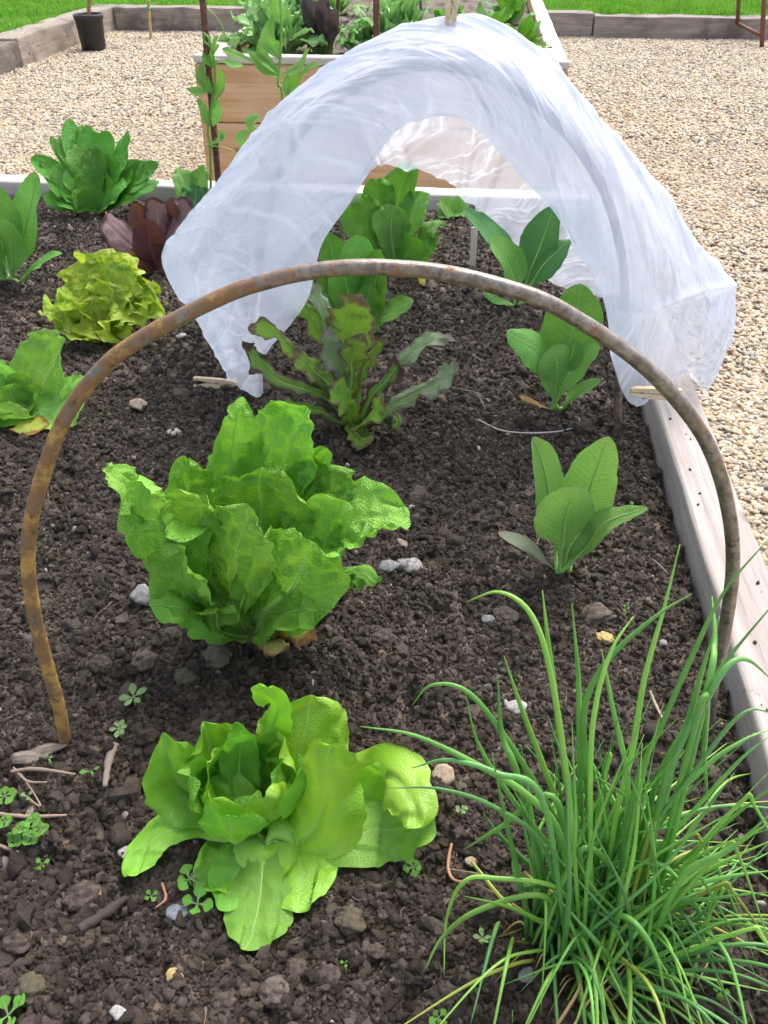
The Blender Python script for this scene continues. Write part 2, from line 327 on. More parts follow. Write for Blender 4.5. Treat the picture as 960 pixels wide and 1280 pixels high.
gravel_protos = [rock_mesh('pebble', 100 + i, 2, random.uniform(.55, .8), .22, 1.3, random.uniform(1.05, 1.4), .35) for i in range(6)]
pm, nt, out = newmat('gravel_pebble'); T = NT(nt); rnd = T.n('ShaderNodeObjectInfo').outputs['Random']; pos = obj_coord(T)
pc = T.ramp(rnd, GRAVEL); pc = T.mix(T.rng(T.noise(pos, 1.6, 4), .45, .7, 0, .35), pc, (.30, .24, .17))
T.set(out.inputs[0], T.bsdf(pc, .62, .4, 0, T.bump(T.noise(pos, 5, 4), .4, .05)).outputs[0])
gcoll = proto_collection('gravel_pebble', gravel_protos, pm)
def gravel_points(x0, x1, y0, y1, dens, r0, r1, keep=None):
    n = int((x1 - x0) * (y1 - y0) * dens); p = np.stack([RNG.uniform(x0, x1, n), RNG.uniform(y0, y1, n), np.full(n, GZ)], 1)
    if keep is not None: p = p[keep(p)]
    r = RNG.uniform(r0, r1, len(p)) ** 1.0
    p[:, 2] += r * RNG.uniform(.1, 1.0, len(p)) + .006 * vn(p[:, 0] * 4, p[:, 1] * 4)
    return p, r
def yard(p):
    inb = (p[:, 0] < .45) & (p[:, 0] > -1.45) & (p[:, 1] < 2.35)
    inf = (p[:, 0] < .275) & (p[:, 0] > -.94) & (p[:, 1] > 3.0)
    w = p - CAM; d = w @ _f; sxn = (w @ _r) / d
    return ~inb & ~inf & (np.abs(sxn) < .62)
P_, R_ = [], []
for a in ((.42, 3.2, .6, 2.6, 15000, .0035, .0085), (.3, 3.2, 2.6, 4.6, 11500, .004, .0092), (.28, 3.9, 4.6, 8.2, 6000, .006, .0115), (-3.2, .5, 2.3, 4.6, 11500, .004, .0092), (-3.2, -.9, 4.6, 8.2, 6000, .006, .0115)):
    p, r = gravel_points(*a, keep=yard); P_.append(p); R_.append(r)
P_ = np.vstack(P_); R_ = np.concatenate(R_); n = len(P_)
scatter('gravel', P_, RNG.uniform(-.5, .5, (n, 3)) + np.stack([0 * R_, 0 * R_, RNG.uniform(0, 6.28, n)], 1), np.stack([R_, R_, R_ * .85], 1), gcoll, 6, label='pale mixed pea gravel covering the yard around the beds')

# grass
gb = []
for i in range(5):
    v = []; q = []; rs = random.Random(50 + i)
    for b in range(16):
        a = rs.uniform(0, 6.28); x, y = rs.gauss(0, .6), rs.gauss(0, .6); h = rs.uniform(.6, 1.3); ln = rs.uniform(.1, .7); w = .05; ca, sa = math.cos(a), math.sin(a); k = len(v)
        for j, (t, ww) in enumerate(((0, 1), (.5, .8), (1, .08))):
            cx, cy, cz = x + ca * ln * t * t, y + sa * ln * t * t, h * (t - .2 * t * t)
            v += [(cx - sa * w * ww, cy + ca * w * ww, cz), (cx + sa * w * ww, cy - ca * w * ww, cz)]
        q += [(k, k + 1, k + 3, k + 2), (k + 2, k + 3, k + 5, k + 4)]
    gb.append(mesh_np('grass_tuft', v, q))
gmat, nt, out = newmat('grass_blade'); T = NT(nt); rnd = T.n('ShaderNodeObjectInfo').outputs['Random']
c = T.ramp(rnd, [(0, (.09, .26, .015)), (.5, (.16, .42, .025)), (.9, (.24, .52, .04)), (1, (.32, .40, .09))]); b = T.bsdf(c, .5, .3); tr = T.n('ShaderNodeBsdfTranslucent'); T.set(tr.inputs[0], c)
mx = T.n('ShaderNodeMixShader'); mx.inputs[0].default_value = .35; T.set(mx.inputs[1], b.outputs[0]); T.set(mx.inputs[2], tr.outputs[0]); T.set(out.inputs[0], mx.outputs[0])
gcol = proto_collection('grass_tuft', gb, gmat)
n = 42000; p = np.stack([RNG.uniform(-6.5, 4.6, n), RNG.uniform(5.2, 12.6, n), np.full(n, LZ)], 1)
w = p - CAM; d = w @ _f; k = ((p[:, 1] > 8.28) | (p[:, 0] < -3.4)) & (np.abs((w @ _r) / d) < .55)
# worn earth track at the far left corner
path = (vn(p[:, 0] * 1.6, p[:, 1] * 1.3, seed=4) > .1) & (p[:, 0] < -4.1) & (p[:, 1] > 9.2) & (p[:, 1] < 10.6)
k &= ~path; p = p[k]; n = len(p); h = RNG.uniform(.035, .07, n) * (1 + .4 * vn(p[:, 0] * 2, p[:, 1] * 2, seed=9))
scatter('grass', p, np.stack([np.zeros(n), np.zeros(n), RNG.uniform(0, 6.28, n)], 1), np.stack([h, h, h], 1), gcol, 5, label='bright green lawn grass beyond the timber edging')

# ------------------------------------------------------------------ timber
M['pink_wood'] = wood_material('weathered_pine', (.345, .295, .265), (.51, .45, .41), (.16, .125, .11), 1, stain=(.43, .42, .43))
M['back_wood'] = wood_material('weathered_pine_cross', (.46, .40, .36), (.62, .56, .52), (.22, .18, .15), 0, stain=(.55, .50, .47))
M['orange_wood'] = wood_material('fresh_pine', (.54, .31, .15), (.68, .46, .27), (.34, .17, .08), 0, stain=(.62, .44, .30))
M['side_wood_old'] = wood_material('pine_side', (.44, .37, .33), (.58, .50, .45), (.26, .2, .17), 1)
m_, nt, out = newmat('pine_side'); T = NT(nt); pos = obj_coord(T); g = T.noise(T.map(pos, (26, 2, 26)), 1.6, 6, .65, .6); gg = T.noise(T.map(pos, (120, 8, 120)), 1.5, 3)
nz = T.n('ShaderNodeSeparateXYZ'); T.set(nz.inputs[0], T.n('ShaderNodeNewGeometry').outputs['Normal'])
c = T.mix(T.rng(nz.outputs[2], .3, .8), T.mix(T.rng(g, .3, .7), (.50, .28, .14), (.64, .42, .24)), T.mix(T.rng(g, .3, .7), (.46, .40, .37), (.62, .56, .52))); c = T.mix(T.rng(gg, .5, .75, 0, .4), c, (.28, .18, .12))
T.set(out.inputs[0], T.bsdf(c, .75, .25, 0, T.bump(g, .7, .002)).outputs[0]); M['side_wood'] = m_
M['sleeper_x'] = wood_material('sleeper_cross', (.24, .21, .18), (.38, .33, .28), (.07, .055, .05), 0, stain=(.12, .10, .09), rough=.9)
M['sleeper_y'] = wood_material('sleeper_long', (.26, .22, .18), (.40, .34, .28), (.07, .055, .05), 1, stain=(.13, .11, .10), rough=.9)
M['sleeper_dark'] = wood_material('sleeper_dark', (.14, .12, .10), (.23, .20, .17), (.04, .035, .03), 1, stain=(.07, .06, .05), rough=.9)
bed = empty('raised_bed', (-.5, 1.2, GZ), 'near raised bed of rough pale timber boards filled with dark soil', 'raised bed')
def board(parent, mat, *b, name='board', **k):
    me = box_mesh(name, *b, **k); o = link(name, me, mat, parent); l = Vector(parent.location)
    me.transform(Matrix.Translation(-l)); return o
def rough_board(parent, mat, *b, seed=0, amp=.0022, name='board'):
    return board(parent, mat, *b, name=name, bev=.006, sub=.03, rough=amp, seed=seed)
XI, XO, YB, ZT = .309, .381, 2.275, .04
rough_board(bed, M['pink_wood'], XI, XO, .1, 2.345, -.155, ZT, seed=1); rough_board(bed, M['pink_wood'], XI, XO, .1, 2.345, GZ, -.158, seed=2)
rough_board(bed, M['back_wood'], -1.42, XI - .002, YB, YB + .07, -.155, ZT - .001, seed=3); rough_board(bed, M['back_wood'], -1.42, XI - .002, YB, YB + .07, GZ, -.158, seed=4)
rough_board(bed, M['pink_wood'], -1.49, -1.422, .1, 2.345, -.155, ZT, seed=5); rough_board(bed, M['pink_wood'], -1.49, -1.422, .1, 2.345, GZ, -.158, seed=6)
rough_board(bed, M['back_wood'], -1.42, XI - .002, .1, .17, -.155, ZT, seed=7); rough_board(bed, M['back_wood'], -1.42, XI - .002, .1, .17, GZ, -.158, seed=8)
fb = empty('raised_bed', (-.33, 4.2, GZ), 'far raised bed with an orange pine front behind the fleece tunnel', 'raised bed')
fz = [GZ, -.155, .043, .245]
for i in range(3):
    z0, z1 = fz[i] + .0025, fz[i + 1]
    rough_board(fb, M['orange_wood'], -.934 + .038, .275 - .032, 3.0, 3.045, z0, z1 - (.022 if i == 2 else 0), seed=20 + i, amp=.002)
    rough_board(fb, M['side_wood'], -.934, -.934 + .07, 3.047, 5.4, z0, z1, seed=30 + i, amp=.002); rough_board(fb, M['side_wood'], .275 - .06, .275, 3.047, 5.4, z0, z1, seed=40 + i, amp=.002)
    rough_board(fb, M['side_wood'], -.934 + .073, .275 - .062, 5.34, 5.4, z0, z1, seed=50 + i, amp=.002)
for xa, xb in ((-.936, -.934 + .036), (.275 - .030, .277)): rough_board(fb, M['side_wood'], xa, xb, 2.999, 3.045, GZ, .2225, seed=int(xb * 9) + 70, amp=.001, name='corner_post')
rough_board(fb, M['back_wood'], -.936, .277, 2.993, 3.052, .2255, .248, seed=61, amp=.0015, name='capping_strip')
# sleeper edging round the gravel
def sleeper(label, mat, *b, seed=0):
    o = empty('timber_sleeper', ((b[0] + b[1]) / 2, (b[2] + b[3]) / 2, GZ), label, 'sleeper', 'old timber sleepers edging the gravel')
    me = box_mesh('timber_sleeper', *b, bev=.012, sub=.12, rough=.010, seed=seed); bpy.data.objects.remove(o)
    o = bpy.data.objects.new('timber_sleeper', me); me.materials.append(mat); COL.objects.link(o); tag(o, label, 'sleeper', 'old timber sleepers edging the gravel'); return o
sleeper('pale grey brown sleeper running back to the corner behind the black pot', M['sleeper_y'], -3.42, -3.2, 6.3, 8.3, GZ - .02, -.165, seed=1)
sleeper('darker sleeper at the left edge of the photo, nearest of the left run', M['sleeper_dark'], -3.43, -3.19, 3.9, 6.285, GZ - .02, -.18, seed=2)
sleeper('long sleeper between the lawn and the gravel left of the far bed', M['sleeper_x'], -3.19, -1.05, 8.12, 8.32, GZ - .02, -.165, seed=3)
sleeper('sleeper between the lawn and the gravel hidden mostly behind the far bed', M['sleeper_x'], -1.04, .9, 8.13, 8.33, GZ - .02, -.17, seed=4)
sleeper('low grey sleeper between the lawn and the gravel at top right', M['sleeper_x'], .91, 5.0, 8.12, 8.32, GZ - .02, -.19, seed=5)
sleeper('sleeper continuing the left edge of the gravel towards the camera', M['sleeper_y'], -3.42, -3.18, -3.0, 3.885, GZ - .02, -.175, seed=6)
sleeper('sleeper along the far right side of the gravel yard', M['sleeper_y'], 5.9, 6.12, -3.0, 8.33, GZ - .02, -.175, seed=7)
sleeper('sleeper at the right end of the timber edging beside the lawn', M['sleeper_x'], 5.01, 6.12, 8.34, 8.54, GZ - .02, -.18, seed=8)
sleeper('sleeper closing the gravel yard behind the camera', M['sleeper_x'], -3.17, 5.89, -3.1, -2.9, GZ - .02, -.18, seed=9)
o = link('timber_log', box_mesh('timber_log', -.35, .35, -.13, .13, 0, .13, bev=.03, sub=.08, rough=.02, seed=9), M['sleeper_dark']); o.location = (-4.4, 9.25, LZ); o.rotation_euler = (0, 0, R(-14))
tag(o, 'dark block of old timber lying in the grass at top left', 'timber block')

# ------------------------------------------------------------------ soil
sm, nt, out = newmat('dark_soil'); T = NT(nt); pos = gen_pos(T)
sc_ = T.mix(T.rng(T.noise(pos, 60, 6, .7), .35, .68), (.066, .046, .032), (.175, .130, .094))
sc_ = T.mix(T.rng(T.noise(pos, 9, 4, .6), .45, .72, 0, .55), sc_, (.088, .068, .055))
sc_ = T.mix(T.rng(T.noise(pos, 320, 3, .6), .62, .72, 0, .6), sc_, (.16, .135, .115))
sc_ = T.mix(T.rng(T.noise(pos, 16, 5, .65), .64, .74, 0, .35), sc_, (.055, .075, .02))
nb = T.math('ADD', T.math('MULTIPLY', T.noise(pos, 420, 4, .7), .6), T.noise(pos, 130, 4, .6))
T.set(out.inputs[0], T.bsdf(sc_, .68, .42, 0, T.bump(nb, .9, .003)).outputs[0])
GX0, GX1, GY0, GY1, GD = -1.43, .32, .16, 2.285, .0016
hx, hy = int((GX1 - GX0) / GD) + 2, int((GY1 - GY0) / GD) + 2
xs = GX0 + np.arange(hx) * GD; ys = GY0 + np.arange(hy) * GD; XX, YY = np.meshgrid(xs, ys, indexing='ij')
H0 = .012 * vn(XX * 5, YY * 5, seed=11) + .009 * vn(XX * 14, YY * 14, seed=12) + .005 * vn(XX * 34, YY * 34, seed=17)
H0 += .012 * np.exp(-((XX + .1) ** 2 / .5)) * 0
H0 += -.022 * np.exp(-((XI - XX) / .05)) * (YY > 0)           # soil shrinks from the boards
H = H0 + .003 * vn(XX * 60, YY * 60, seed=13) + .0015 * vn(XX * 160, YY * 160, seed=14)
H = H.astype(np.float32); H0 = H0.astype(np.float32)
def stamp(cx, cy, r, sink, dirs, hs, asp, ang):
    m = r * 1.5; i0, i1 = int((cx - m - GX0) / GD), int((cx + m - GX0) / GD) + 1; j0, j1 = int((cy - m - GY0) / GD), int((cy + m - GY0) / GD) + 1
    if i0 < 0 or j0 < 0 or i1 >= hx or j1 >= hy: return
    x = XX[i0:i1, j0:j1] - cx; y = YY[i0:i1, j0:j1] - cy; ca, sa = math.cos(ang), math.sin(ang)
    u = (x * ca + y * sa) / (r * asp); v = (-x * sa + y * ca) / (r / asp)
    d = np.sqrt(u * u + v * v) * .45
    pd = 0
    for a, b in dirs: pd = np.maximum(pd, u * a + v * b)
    d = d + .55 * pd
    c = np.sqrt(np.maximum(0, 1 - d * d)); c = np.minimum(c, hs[0] + hs[1] * u + hs[2] * v)
    z = np.where(d < 1, H0[i0 + (i1 - i0) // 2, j0 + (j1 - j0) // 2] + r * (c * .95 - sink), -9)
    H[i0:i1, j0:j1] = np.maximum(H[i0:i1, j0:j1], z)
def stamps(n, r0, r1, y0, y1, pw=2.0):
    rr = r0 * (r1 / r0) ** (RNG.uniform(0, 1, n) ** pw); cx = RNG.uniform(GX0 + .02, GX1 - .01, n); cy = y0 + (y1 - y0) * RNG.uniform(0, 1, n)
    hs = np.stack([RNG.uniform(.55, 1, n), RNG.uniform(-.3, .3, n), RNG.uniform(-.3, .3, n)], 1)
    for i in range(n):
        a0 = random.uniform(0, 6.28); k = random.choice((4, 5, 6)); dirs = [(math.cos(a0 + 6.28 * q / k + random.uniform(-.3, .3)), math.sin(a0 + 6.28 * q / k + random.uniform(-.3, .3))) for q in range(k)]
        stamp(cx[i], cy[i], rr[i], random.uniform(.0, .45), dirs, hs[i], random.uniform(.85, 1.25), a0)
stamps(26000, .0035, .021, .2, 1.25, 2.0); stamps(9000, .005, .022, 1.1, 2.26, 1.6)
H += (.0011 * vn(XX * 240, YY * 240, seed=15) + .0016 * vn(XX * 90, YY * 90, seed=16)).astype(np.float32)
def soil_h(x, y):
    i = np.clip(((np.asarray(x) - GX0) / GD).astype(int), 0, hx - 1); j = np.clip(((np.asarray(y) - GY0) / GD).astype(int), 0, hy - 1); return H[i, j]
def sz(x, y): return float(soil_h(np.array([x]), np.array([y]))[0])
def smooth_h(x, y):
    i = min(max(int((x - GX0) / GD), 8), hx - 9); j = min(max(int((y - GY0) / GD), 8), hy - 9); return float(H[i - 8:i + 9, j - 8:j + 9].mean())
gx = np.arange(GX0, GX1, .0021); gy = [GY0]
while gy[-1] < GY1 - .004: gy.append(gy[-1] + .0015 + .0016 * max(0, gy[-1] - .3))
gy = np.array(gy); XG, YG = np.meshgrid(gx, gy, indexing='ij')
fi = np.clip((XG - GX0) / GD, 0, hx - 2.001); fj = np.clip((YG - GY0) / GD, 0, hy - 2.001); i, j = fi.astype(int), fj.astype(int); a, b = fi - i, fj - j
ZG = (H[i, j] * (1 - a) + H[i + 1, j] * a) * (1 - b) + (H[i, j + 1] * (1 - a) + H[i + 1, j + 1] * a) * b
me = mesh_np('soil', np.stack([XG, YG, ZG], -1).reshape(-1, 3), grid_quads(len(gx), len(gy)))
o = link('soil', me, sm, smooth=True); tag(o, kind='structure')
print('soil quads', len(me.polygons))
# loose crumbs
cm, nt, out = newmat('soil_crumb'); T = NT(nt); rnd = T.n('ShaderNodeObjectInfo').outputs['Random']; pos = obj_coord(T)
cc = T.ramp(rnd, [(0, (.042, .029, .019)), (.4, (.095, .067, .047)), (.72, (.160, .118, .084)), (.92, (.23, .18, .135)), (1, (.33, .27, .21))])
cc = T.mix(T.rng(T.noise(pos, 2.2, 4), .5, .75, 0, .5), cc, (.13, .105, .085)); wp = gen_pos(T); cc = T.mix(T.rng(T.noise(wp, 7, 5, .65), .42, .68, 0, .62), cc, (.185, .138, .106)); cc = T.mix(T.rng(T.noise(wp, 4.3, 4, .6), .56, .70, 0, .45), cc, (.035, .026, .020)); cc = T.mix(T.rng(T.noise(wp, 13, 4, .6), .66, .74, 0, .3), cc, (.07, .10, .025)); T.set(out.inputs[0], T.bsdf(cc, .66, .45, 0, T.bump(T.noise(pos, 6, 4, .7), .8, .15)).outputs[0])
ccoll = proto_collection('soil_crumb', [rock_mesh('crumb', 200 + i, 2, .85, .55, 1.8, 1.15, .5) for i in range(8)], cm)
def crumbs(name, n, r0, r1, pw, y0, y1, coll, npr, lift=.15, label=None, mask=None):
    x = RNG.uniform(GX0 + .01, GX1 - .015, n); y = y0 + (y1 - y0) * RNG.uniform(0, 1, n) ** 1.25
    if mask is not None: k = mask(x, y); x, y = x[k], y[k]
    n = len(x); r = r0 * (r1 / r0) ** (RNG.uniform(0, 1, n) ** pw); z = soil_h(x, y) + r * lift
    return scatter(name, np.stack([x, y, z], 1), RNG.uniform(0, 6.28, (n, 3)), np.stack([r * RNG.uniform(.8, 1.25, n), r * RNG.uniform(.8, 1.2, n), r * RNG.uniform(.7, 1, n)], 1), coll, npr, label=label)
crumbs('soil_crumbs', 190000, .0011, .0058, 1.6, .18, 2.25, ccoll, 8, label='loose dark soil crumbs lying over the bed')
cl = lambda x, y: vn(x * 9, y * 9, seed=31) > -.1
crumbs('fine_soil_crumbs', 230000, .0006, .0022, 1.2, .18, 1.25, ccoll, 8, lift=.4, label='fine grains of soil between the crumbs')
crumbs('soil_clods', 4200, .0050, .0150, 2.2, .2, 2.2, ccoll, 8, lift=-.1, label='larger dark soil clods scattered over the bed', mask=cl)
gmx, nt, out = newmat('grit'); T = NT(nt); rnd = T.n('ShaderNodeObjectInfo').outputs['Random']
cc = T.ramp(rnd, [(0, (.14, .12, .11)), (.4, (.22, .19, .17)), (.6, (.30, .24, .18)), (.8, (.28, .27, .27)), (.93, (.38, .36, .33)), (1, (.34, .19, .09))]); T.set(out.inputs[0], T.bsdf(cc, .75, .3).outputs[0])
pcoll = proto_collection('grit_stone', [rock_mesh('grit', 300 + i, 2, .65, .3, 1.4, 1.25, .6) for i in range(5)], gmx)
crumbs('grit', 1300, .0012, .0055, 2.2, .2, 2.2, pcoll, 5, lift=.25, label='small pale grit and pebbles mixed in the soil')
x = RNG.uniform(XI + .002, XO + .004, 260); y = RNG.uniform(.3, 2.2, 260); k_ = np.abs(x - XI) < RNG.exponential(.012, 260) ; x, y = x[k_], y[k_]; r = RNG.uniform(.0008, .0026, len(x))
scatter('spilled_soil', np.stack([x, y, ZT + r * .5], 1), RNG.uniform(0, 6.28, (len(x), 3)), np.stack([r, r, r * .8], 1), ccoll, 8, label='crumbs of soil spilled on the top of the side board')
stm = grainy('straw_bit', (.20, .14, .09), (.42, .33, .24), 3, .9, .2); scoll = proto_collection('straw_piece', [tube_mesh('straw', [[-1, 0, 0], [-.3, .12 * (i - 1), .05], [.3, .1, .02 * i], [1, .1 * i, 0]], .045, 5, 8, flat=.5) for i in range(4)], stm)
n = 420; x = RNG.uniform(GX0 + .03, GX1 - .03, n); y = .2 + 2 * RNG.uniform(0, 1, n) ** 1.3; r = RNG.uniform(.004, .017, n) ** 1.0
scatter('plant_fibres', np.stack([x, y, soil_h(x, y) + .002], 1), np.stack([RNG.normal(0, .25, n), RNG.normal(0, .25, n), RNG.uniform(0, 6.28, n)], 1), np.stack([r, r, r], 1), scoll, 4, label='fine dry fibres and root bits strewn through the soil')
# far bed soil
gx = np.arange(-.87, .22, .012); gy = np.arange(3.04, 5.35, .015); XG, YG = np.meshgrid(gx, gy, indexing='ij')
ZG = .195 + .012 * vn(XG * 20, YG * 20) + .008 * vn(XG * 55, YG * 55, seed=3) + .004 * vn(XG * 90, YG * 90, seed=8)
o = link('soil', mesh_np('soil', np.stack([XG, YG, ZG], -1).reshape(-1, 3), grid_quads(len(gx), len(gy))), sm); tag(o, kind='structure')
# ------------------------------------------------------------------ leaves
def prof(t, kind):
    K = {'broad': ([0, .12, .3, .5, .7, .88, 1], [.16, .20, .42, .75, .98, 1, .9], 7), 'fan': ([0, .12, .3, .55, .8, 1], [.12, .2, .5, .88, 1, .95], 9),
         'round': ([0, .15, .35, .6, .85, 1], [.25, .5, .88, 1, .98, .9], 5), 'spoon': ([0, .25, .38, .5, .68, .85, 1], [.05, .05, .28, .8, 1, .95, .8], 5),
         'lance': ([0, .2, .4, .65, .85, 1], [.10, .14, .7, 1, .92, .7], 5), 'cup': ([0, .1, .3, .6, .85, 1], [.55, .75, .95, 1, .98, .92], 5), 'cupb': ([0, .12, .3, .55, .8, 1], [.38, .45, .62, .9, 1, .95], 6),
         'oval': ([0, .08, .3, .6, .85, 1], [.1, .4, .9, 1, .8, .5], 3),
         'strap': ([0, .2, .5, .8, 1], [.3, .35, .6, 1, .9], 6), 'seed': ([0, .35, .45, .7, 1], [.08, .08, .5, 1, .7], 3)}[kind]
    tt = np.linspace(0, 1, 101); yy = np.interp(tt, K[0], K[1]); ker = np.ones(13) / 13
    yy = np.convolve(np.pad(yy, 6, mode='edge'), ker, 'valid')
    return np.interp(t, tt, yy) * np.sqrt(np.maximum(0, 1 - t ** K[2]))
SEED = [0]
def soil_s(x, y):
    return smooth_H[np.clip(((x - GX0) / (GD * 16)).astype(int), 0, smooth_H.shape[0] - 1), np.clip(((y - GY0) / (GD * 16)).astype(int), 0, smooth_H.shape[1] - 1)]
smooth_H = H[:hx // 16 * 16, :hy // 16 * 16].reshape(hx // 16, 16, hy // 16, 16).mean((1, 3))
HWF = 1.0
def leaf(plant, pts, hw, kind='broad', mat='romaine', face=(0, 0), curl=0.0, fold=0.0, ruff=.0, rf=40, ep=2.2, blis=0.0, bf=70, lobes=None, twist=0.0, res=(18, 26), name='leaf', label=None, jag=.0, jf=90, N=None, und=.10, rib=0.0, ribmat='rib'):
    SEED[0] += 1; sd_ = SEED[0]; nu, nv = res
    s = np.linspace(-1, 1, nu); t = np.sin(np.linspace(0, 1, nv) * np.pi / 2) ** .92; t[-1] = .9995
    C = catmull(pts, t); Tn = np.gradient(C, axis=0); ds = np.linalg.norm(np.diff(C, axis=0), axis=1); L = ds.sum(); Tn /= np.linalg.norm(Tn, axis=1)[:, None] + 1e-9
    if N is None:
        N = -_f + _r * face[0] + _u * face[1]
    N = np.asarray(N, float); Nn = N[None] - Tn * (Tn @ N)[:, None]; nl = np.linalg.norm(Nn, axis=1); 
    # where the rib points straight along the facing vector, lean on a fallback
    fb_ = np.cross(_r + 0 * Tn, Tn); fb_ /= np.linalg.norm(fb_, axis=1)[:, None] + 1e-9
    fb_ *= np.sign((fb_ * Nn).sum(1) + 1e-6)[:, None]; wgt = np.clip((.45 - nl) / .45, 0, 1)[:, None]
    Nn = Nn / (nl[:, None] + 1e-9) * (1 - wgt) + fb_ * wgt; Nn /= np.linalg.norm(Nn, axis=1)[:, None]
    B = np.cross(Tn, Nn)
    if twist:
        a = (twist * t)[:, None]; Nn, B = Nn * np.cos(a) + B * np.sin(a), B * np.cos(a) - Nn * np.sin(a)
    w = prof(t, kind) * hw
    S, TT = np.meshgrid(s, t, indexing='ij'); W = np.broadcast_to(w[None], S.shape).copy()
    arc = np.concatenate([[0], np.cumsum(ds)])[None] + 0 * S
    if lobes is not None:
        n_, dpt = lobes; ph = sd_ * .37; lob = np.abs(((TT * n_ + ph + .35 * np.sign(S)) % 1) - .5) * 2
        W *= 1 - dpt * (lob ** 1.4) * np.clip((TT - .12) * 4, 0, 1) * (1 - .7 * np.clip((TT - .85) / .15, 0, 1))
    tipn = np.clip((TT - .72) / .28, 0, 1); E = np.maximum(np.abs(S), tipn)
    if jag:
        W *= 1 + jag * vn(arc * jf, S * 0 + np.sign(S) * 3, seed=sd_ + 5) * np.clip((TT - .1) * 5, 0, 1)
    x = S * W; th = np.abs(S) * abs(curl) + 1e-5; k = np.sin(th) / th
    Bx = x * k; Nz = np.abs(x) * (1 - np.cos(th)) / th * np.sign(curl if curl else 1)
    Nz = Nz + np.abs(x) * fold
    if ruff:
        q = vn(x * rf, arc * rf, seed=sd_) + .55 * vn(x * rf * 2.1, arc * rf * 2.1, seed=sd_ + 77)
        q2 = vn(x * rf, arc * rf, seed=sd_ + 300) + .5 * vn(x * rf * 2.1, arc * rf * 2.1, seed=sd_ + 377)
        e = E ** ep; cl_ = np.clip(TT * 4, 0, 1)
        Nz = Nz + ruff * e * q * 1.5 * cl_; Bx = Bx + ruff * e * q2 * .7 * cl_
        arcoff = ruff * e * q2 * .6 * cl_ * np.clip((TT - .5) * 2, 0, 1)
    else: arcoff = 0 * S
    if blis:
        b = np.abs(vn(x * bf, arc * bf, seed=sd_ + 9)); b = .45 - b; mrib = 1 - np.exp(-(x / .004) ** 2)
        Nz = Nz + blis * b * mrib * np.clip(TT * 3, 0, 1)
    Nz = Nz + (und * W * vn(x * 12, arc * 12, seed=sd_ + 3))
    # midrib keel
    Nz = Nz - .10 * hw * np.exp(-(x / (hw * .12 + 1e-6)) ** 2) * (1 - TT)
    P = C[None] + B[None] * Bx[..., None] + Nn[None] * Nz[..., None] + Tn[None] * arcoff[..., None]
    P = P.reshape(-1, 3); mh = .003; fl_ = np.where((P[:, 1] < 2.27) & (P[:, 0] < .3), soil_s(P[:, 0], P[:, 1]) + .009, -9) + .003 * vn(P[:, 0] * 60, P[:, 1] * 60, seed=2); P[:, 2] = np.where(P[:, 2] < fl_ + .012, fl_ + .012 * np.exp(np.minimum(0, (P[:, 2] - fl_ - .012)) / .012), P[:, 2]) if name != 'stemx' else P[:, 2]
    loc = np.array(plant.location) if plant else np.zeros(3)
    uv = {'metric': np.stack([x / hw, arc / hw], -1).reshape(-1, 2), 'par': np.stack([S, TT], -1).reshape(-1, 2)}
    me = mesh_np(name, P - loc, grid_quads(nu, nv), uv); o = link(name, me, M[mat] if isinstance(mat, str) else mat, plant)
    if label: o['label'] = label
    if rib:
        c_ = P.reshape(nu, nv, 3); c_ = (c_[nu // 2] + c_[(nu - 1) // 2]) / 2 - loc; k_ = max(6, int(nv * .86)); tt_ = t[:k_]
        link('rib', tube_mesh('rib', c_[:k_], list(rib * (1 - .9 * tt_)), 6, None), M[ribmat], o)
    return o
class Plant:
    """leaves are given by where their ribs pass; each gets its own distance"""
    def __init__(s, name, label, cat, base, Zn=None, R=.08, H=200, group=None, z0=0.0):
        s.b = onz(*base, z0); s.o = empty(name, s.b, label, cat, group); s.base = base; s.Z = Zn or (lambda x, y: (x, y)); s.R = R; s.H = H
    def pt(s, q):
        u, v = s.Z(q[0], q[1]); 
        dy = q[2] if len(q) > 2 else s.R * (1.7 * (s.base[1] - v) / s.H - .75)
        p = ony(u, v, s.b[1] + dy)
        if p[2] < .006: p = onz(u, v, .006)
        return p
    def leaf(s, mids, hw, kind='broad', mat='romaine', off=(0, 0), **k):
        b = s.b + np.array([RNG.normal(0, .006), RNG.normal(0, .006), .0]) + np.array([off[0], off[1], 0])
        pts = [b] + [s.pt(q) for q in mids]
        if len(mids) == 1:
            m = b * .45 + pts[-1] * .55; m[2] += .12 * np.linalg.norm(pts[-1] - b) * RNG.uniform(.3, 1.1); pts = [b, m, pts[-1]]
        h = 1.22 * msize(hw / (s.Z(1, 0)[0] - s.Z(0, 0)[0]) ** -1, pts[-1])
        return leaf(s.o, pts, h, kind, mat, **k)
zA = zone(120, 480, 2.4); zB = zone(140, 820, 2.1818); zC = zone(560, 200, 2.4); zD = zone(560, 500, 2.4); zE = zone(200, 180, 2.6667)
z3 = zone(0, 130, 3); z7 = zone(0, 400, 3); z1 = zone(0, 0, 2); z4 = zone(200, 0, 3.4286)

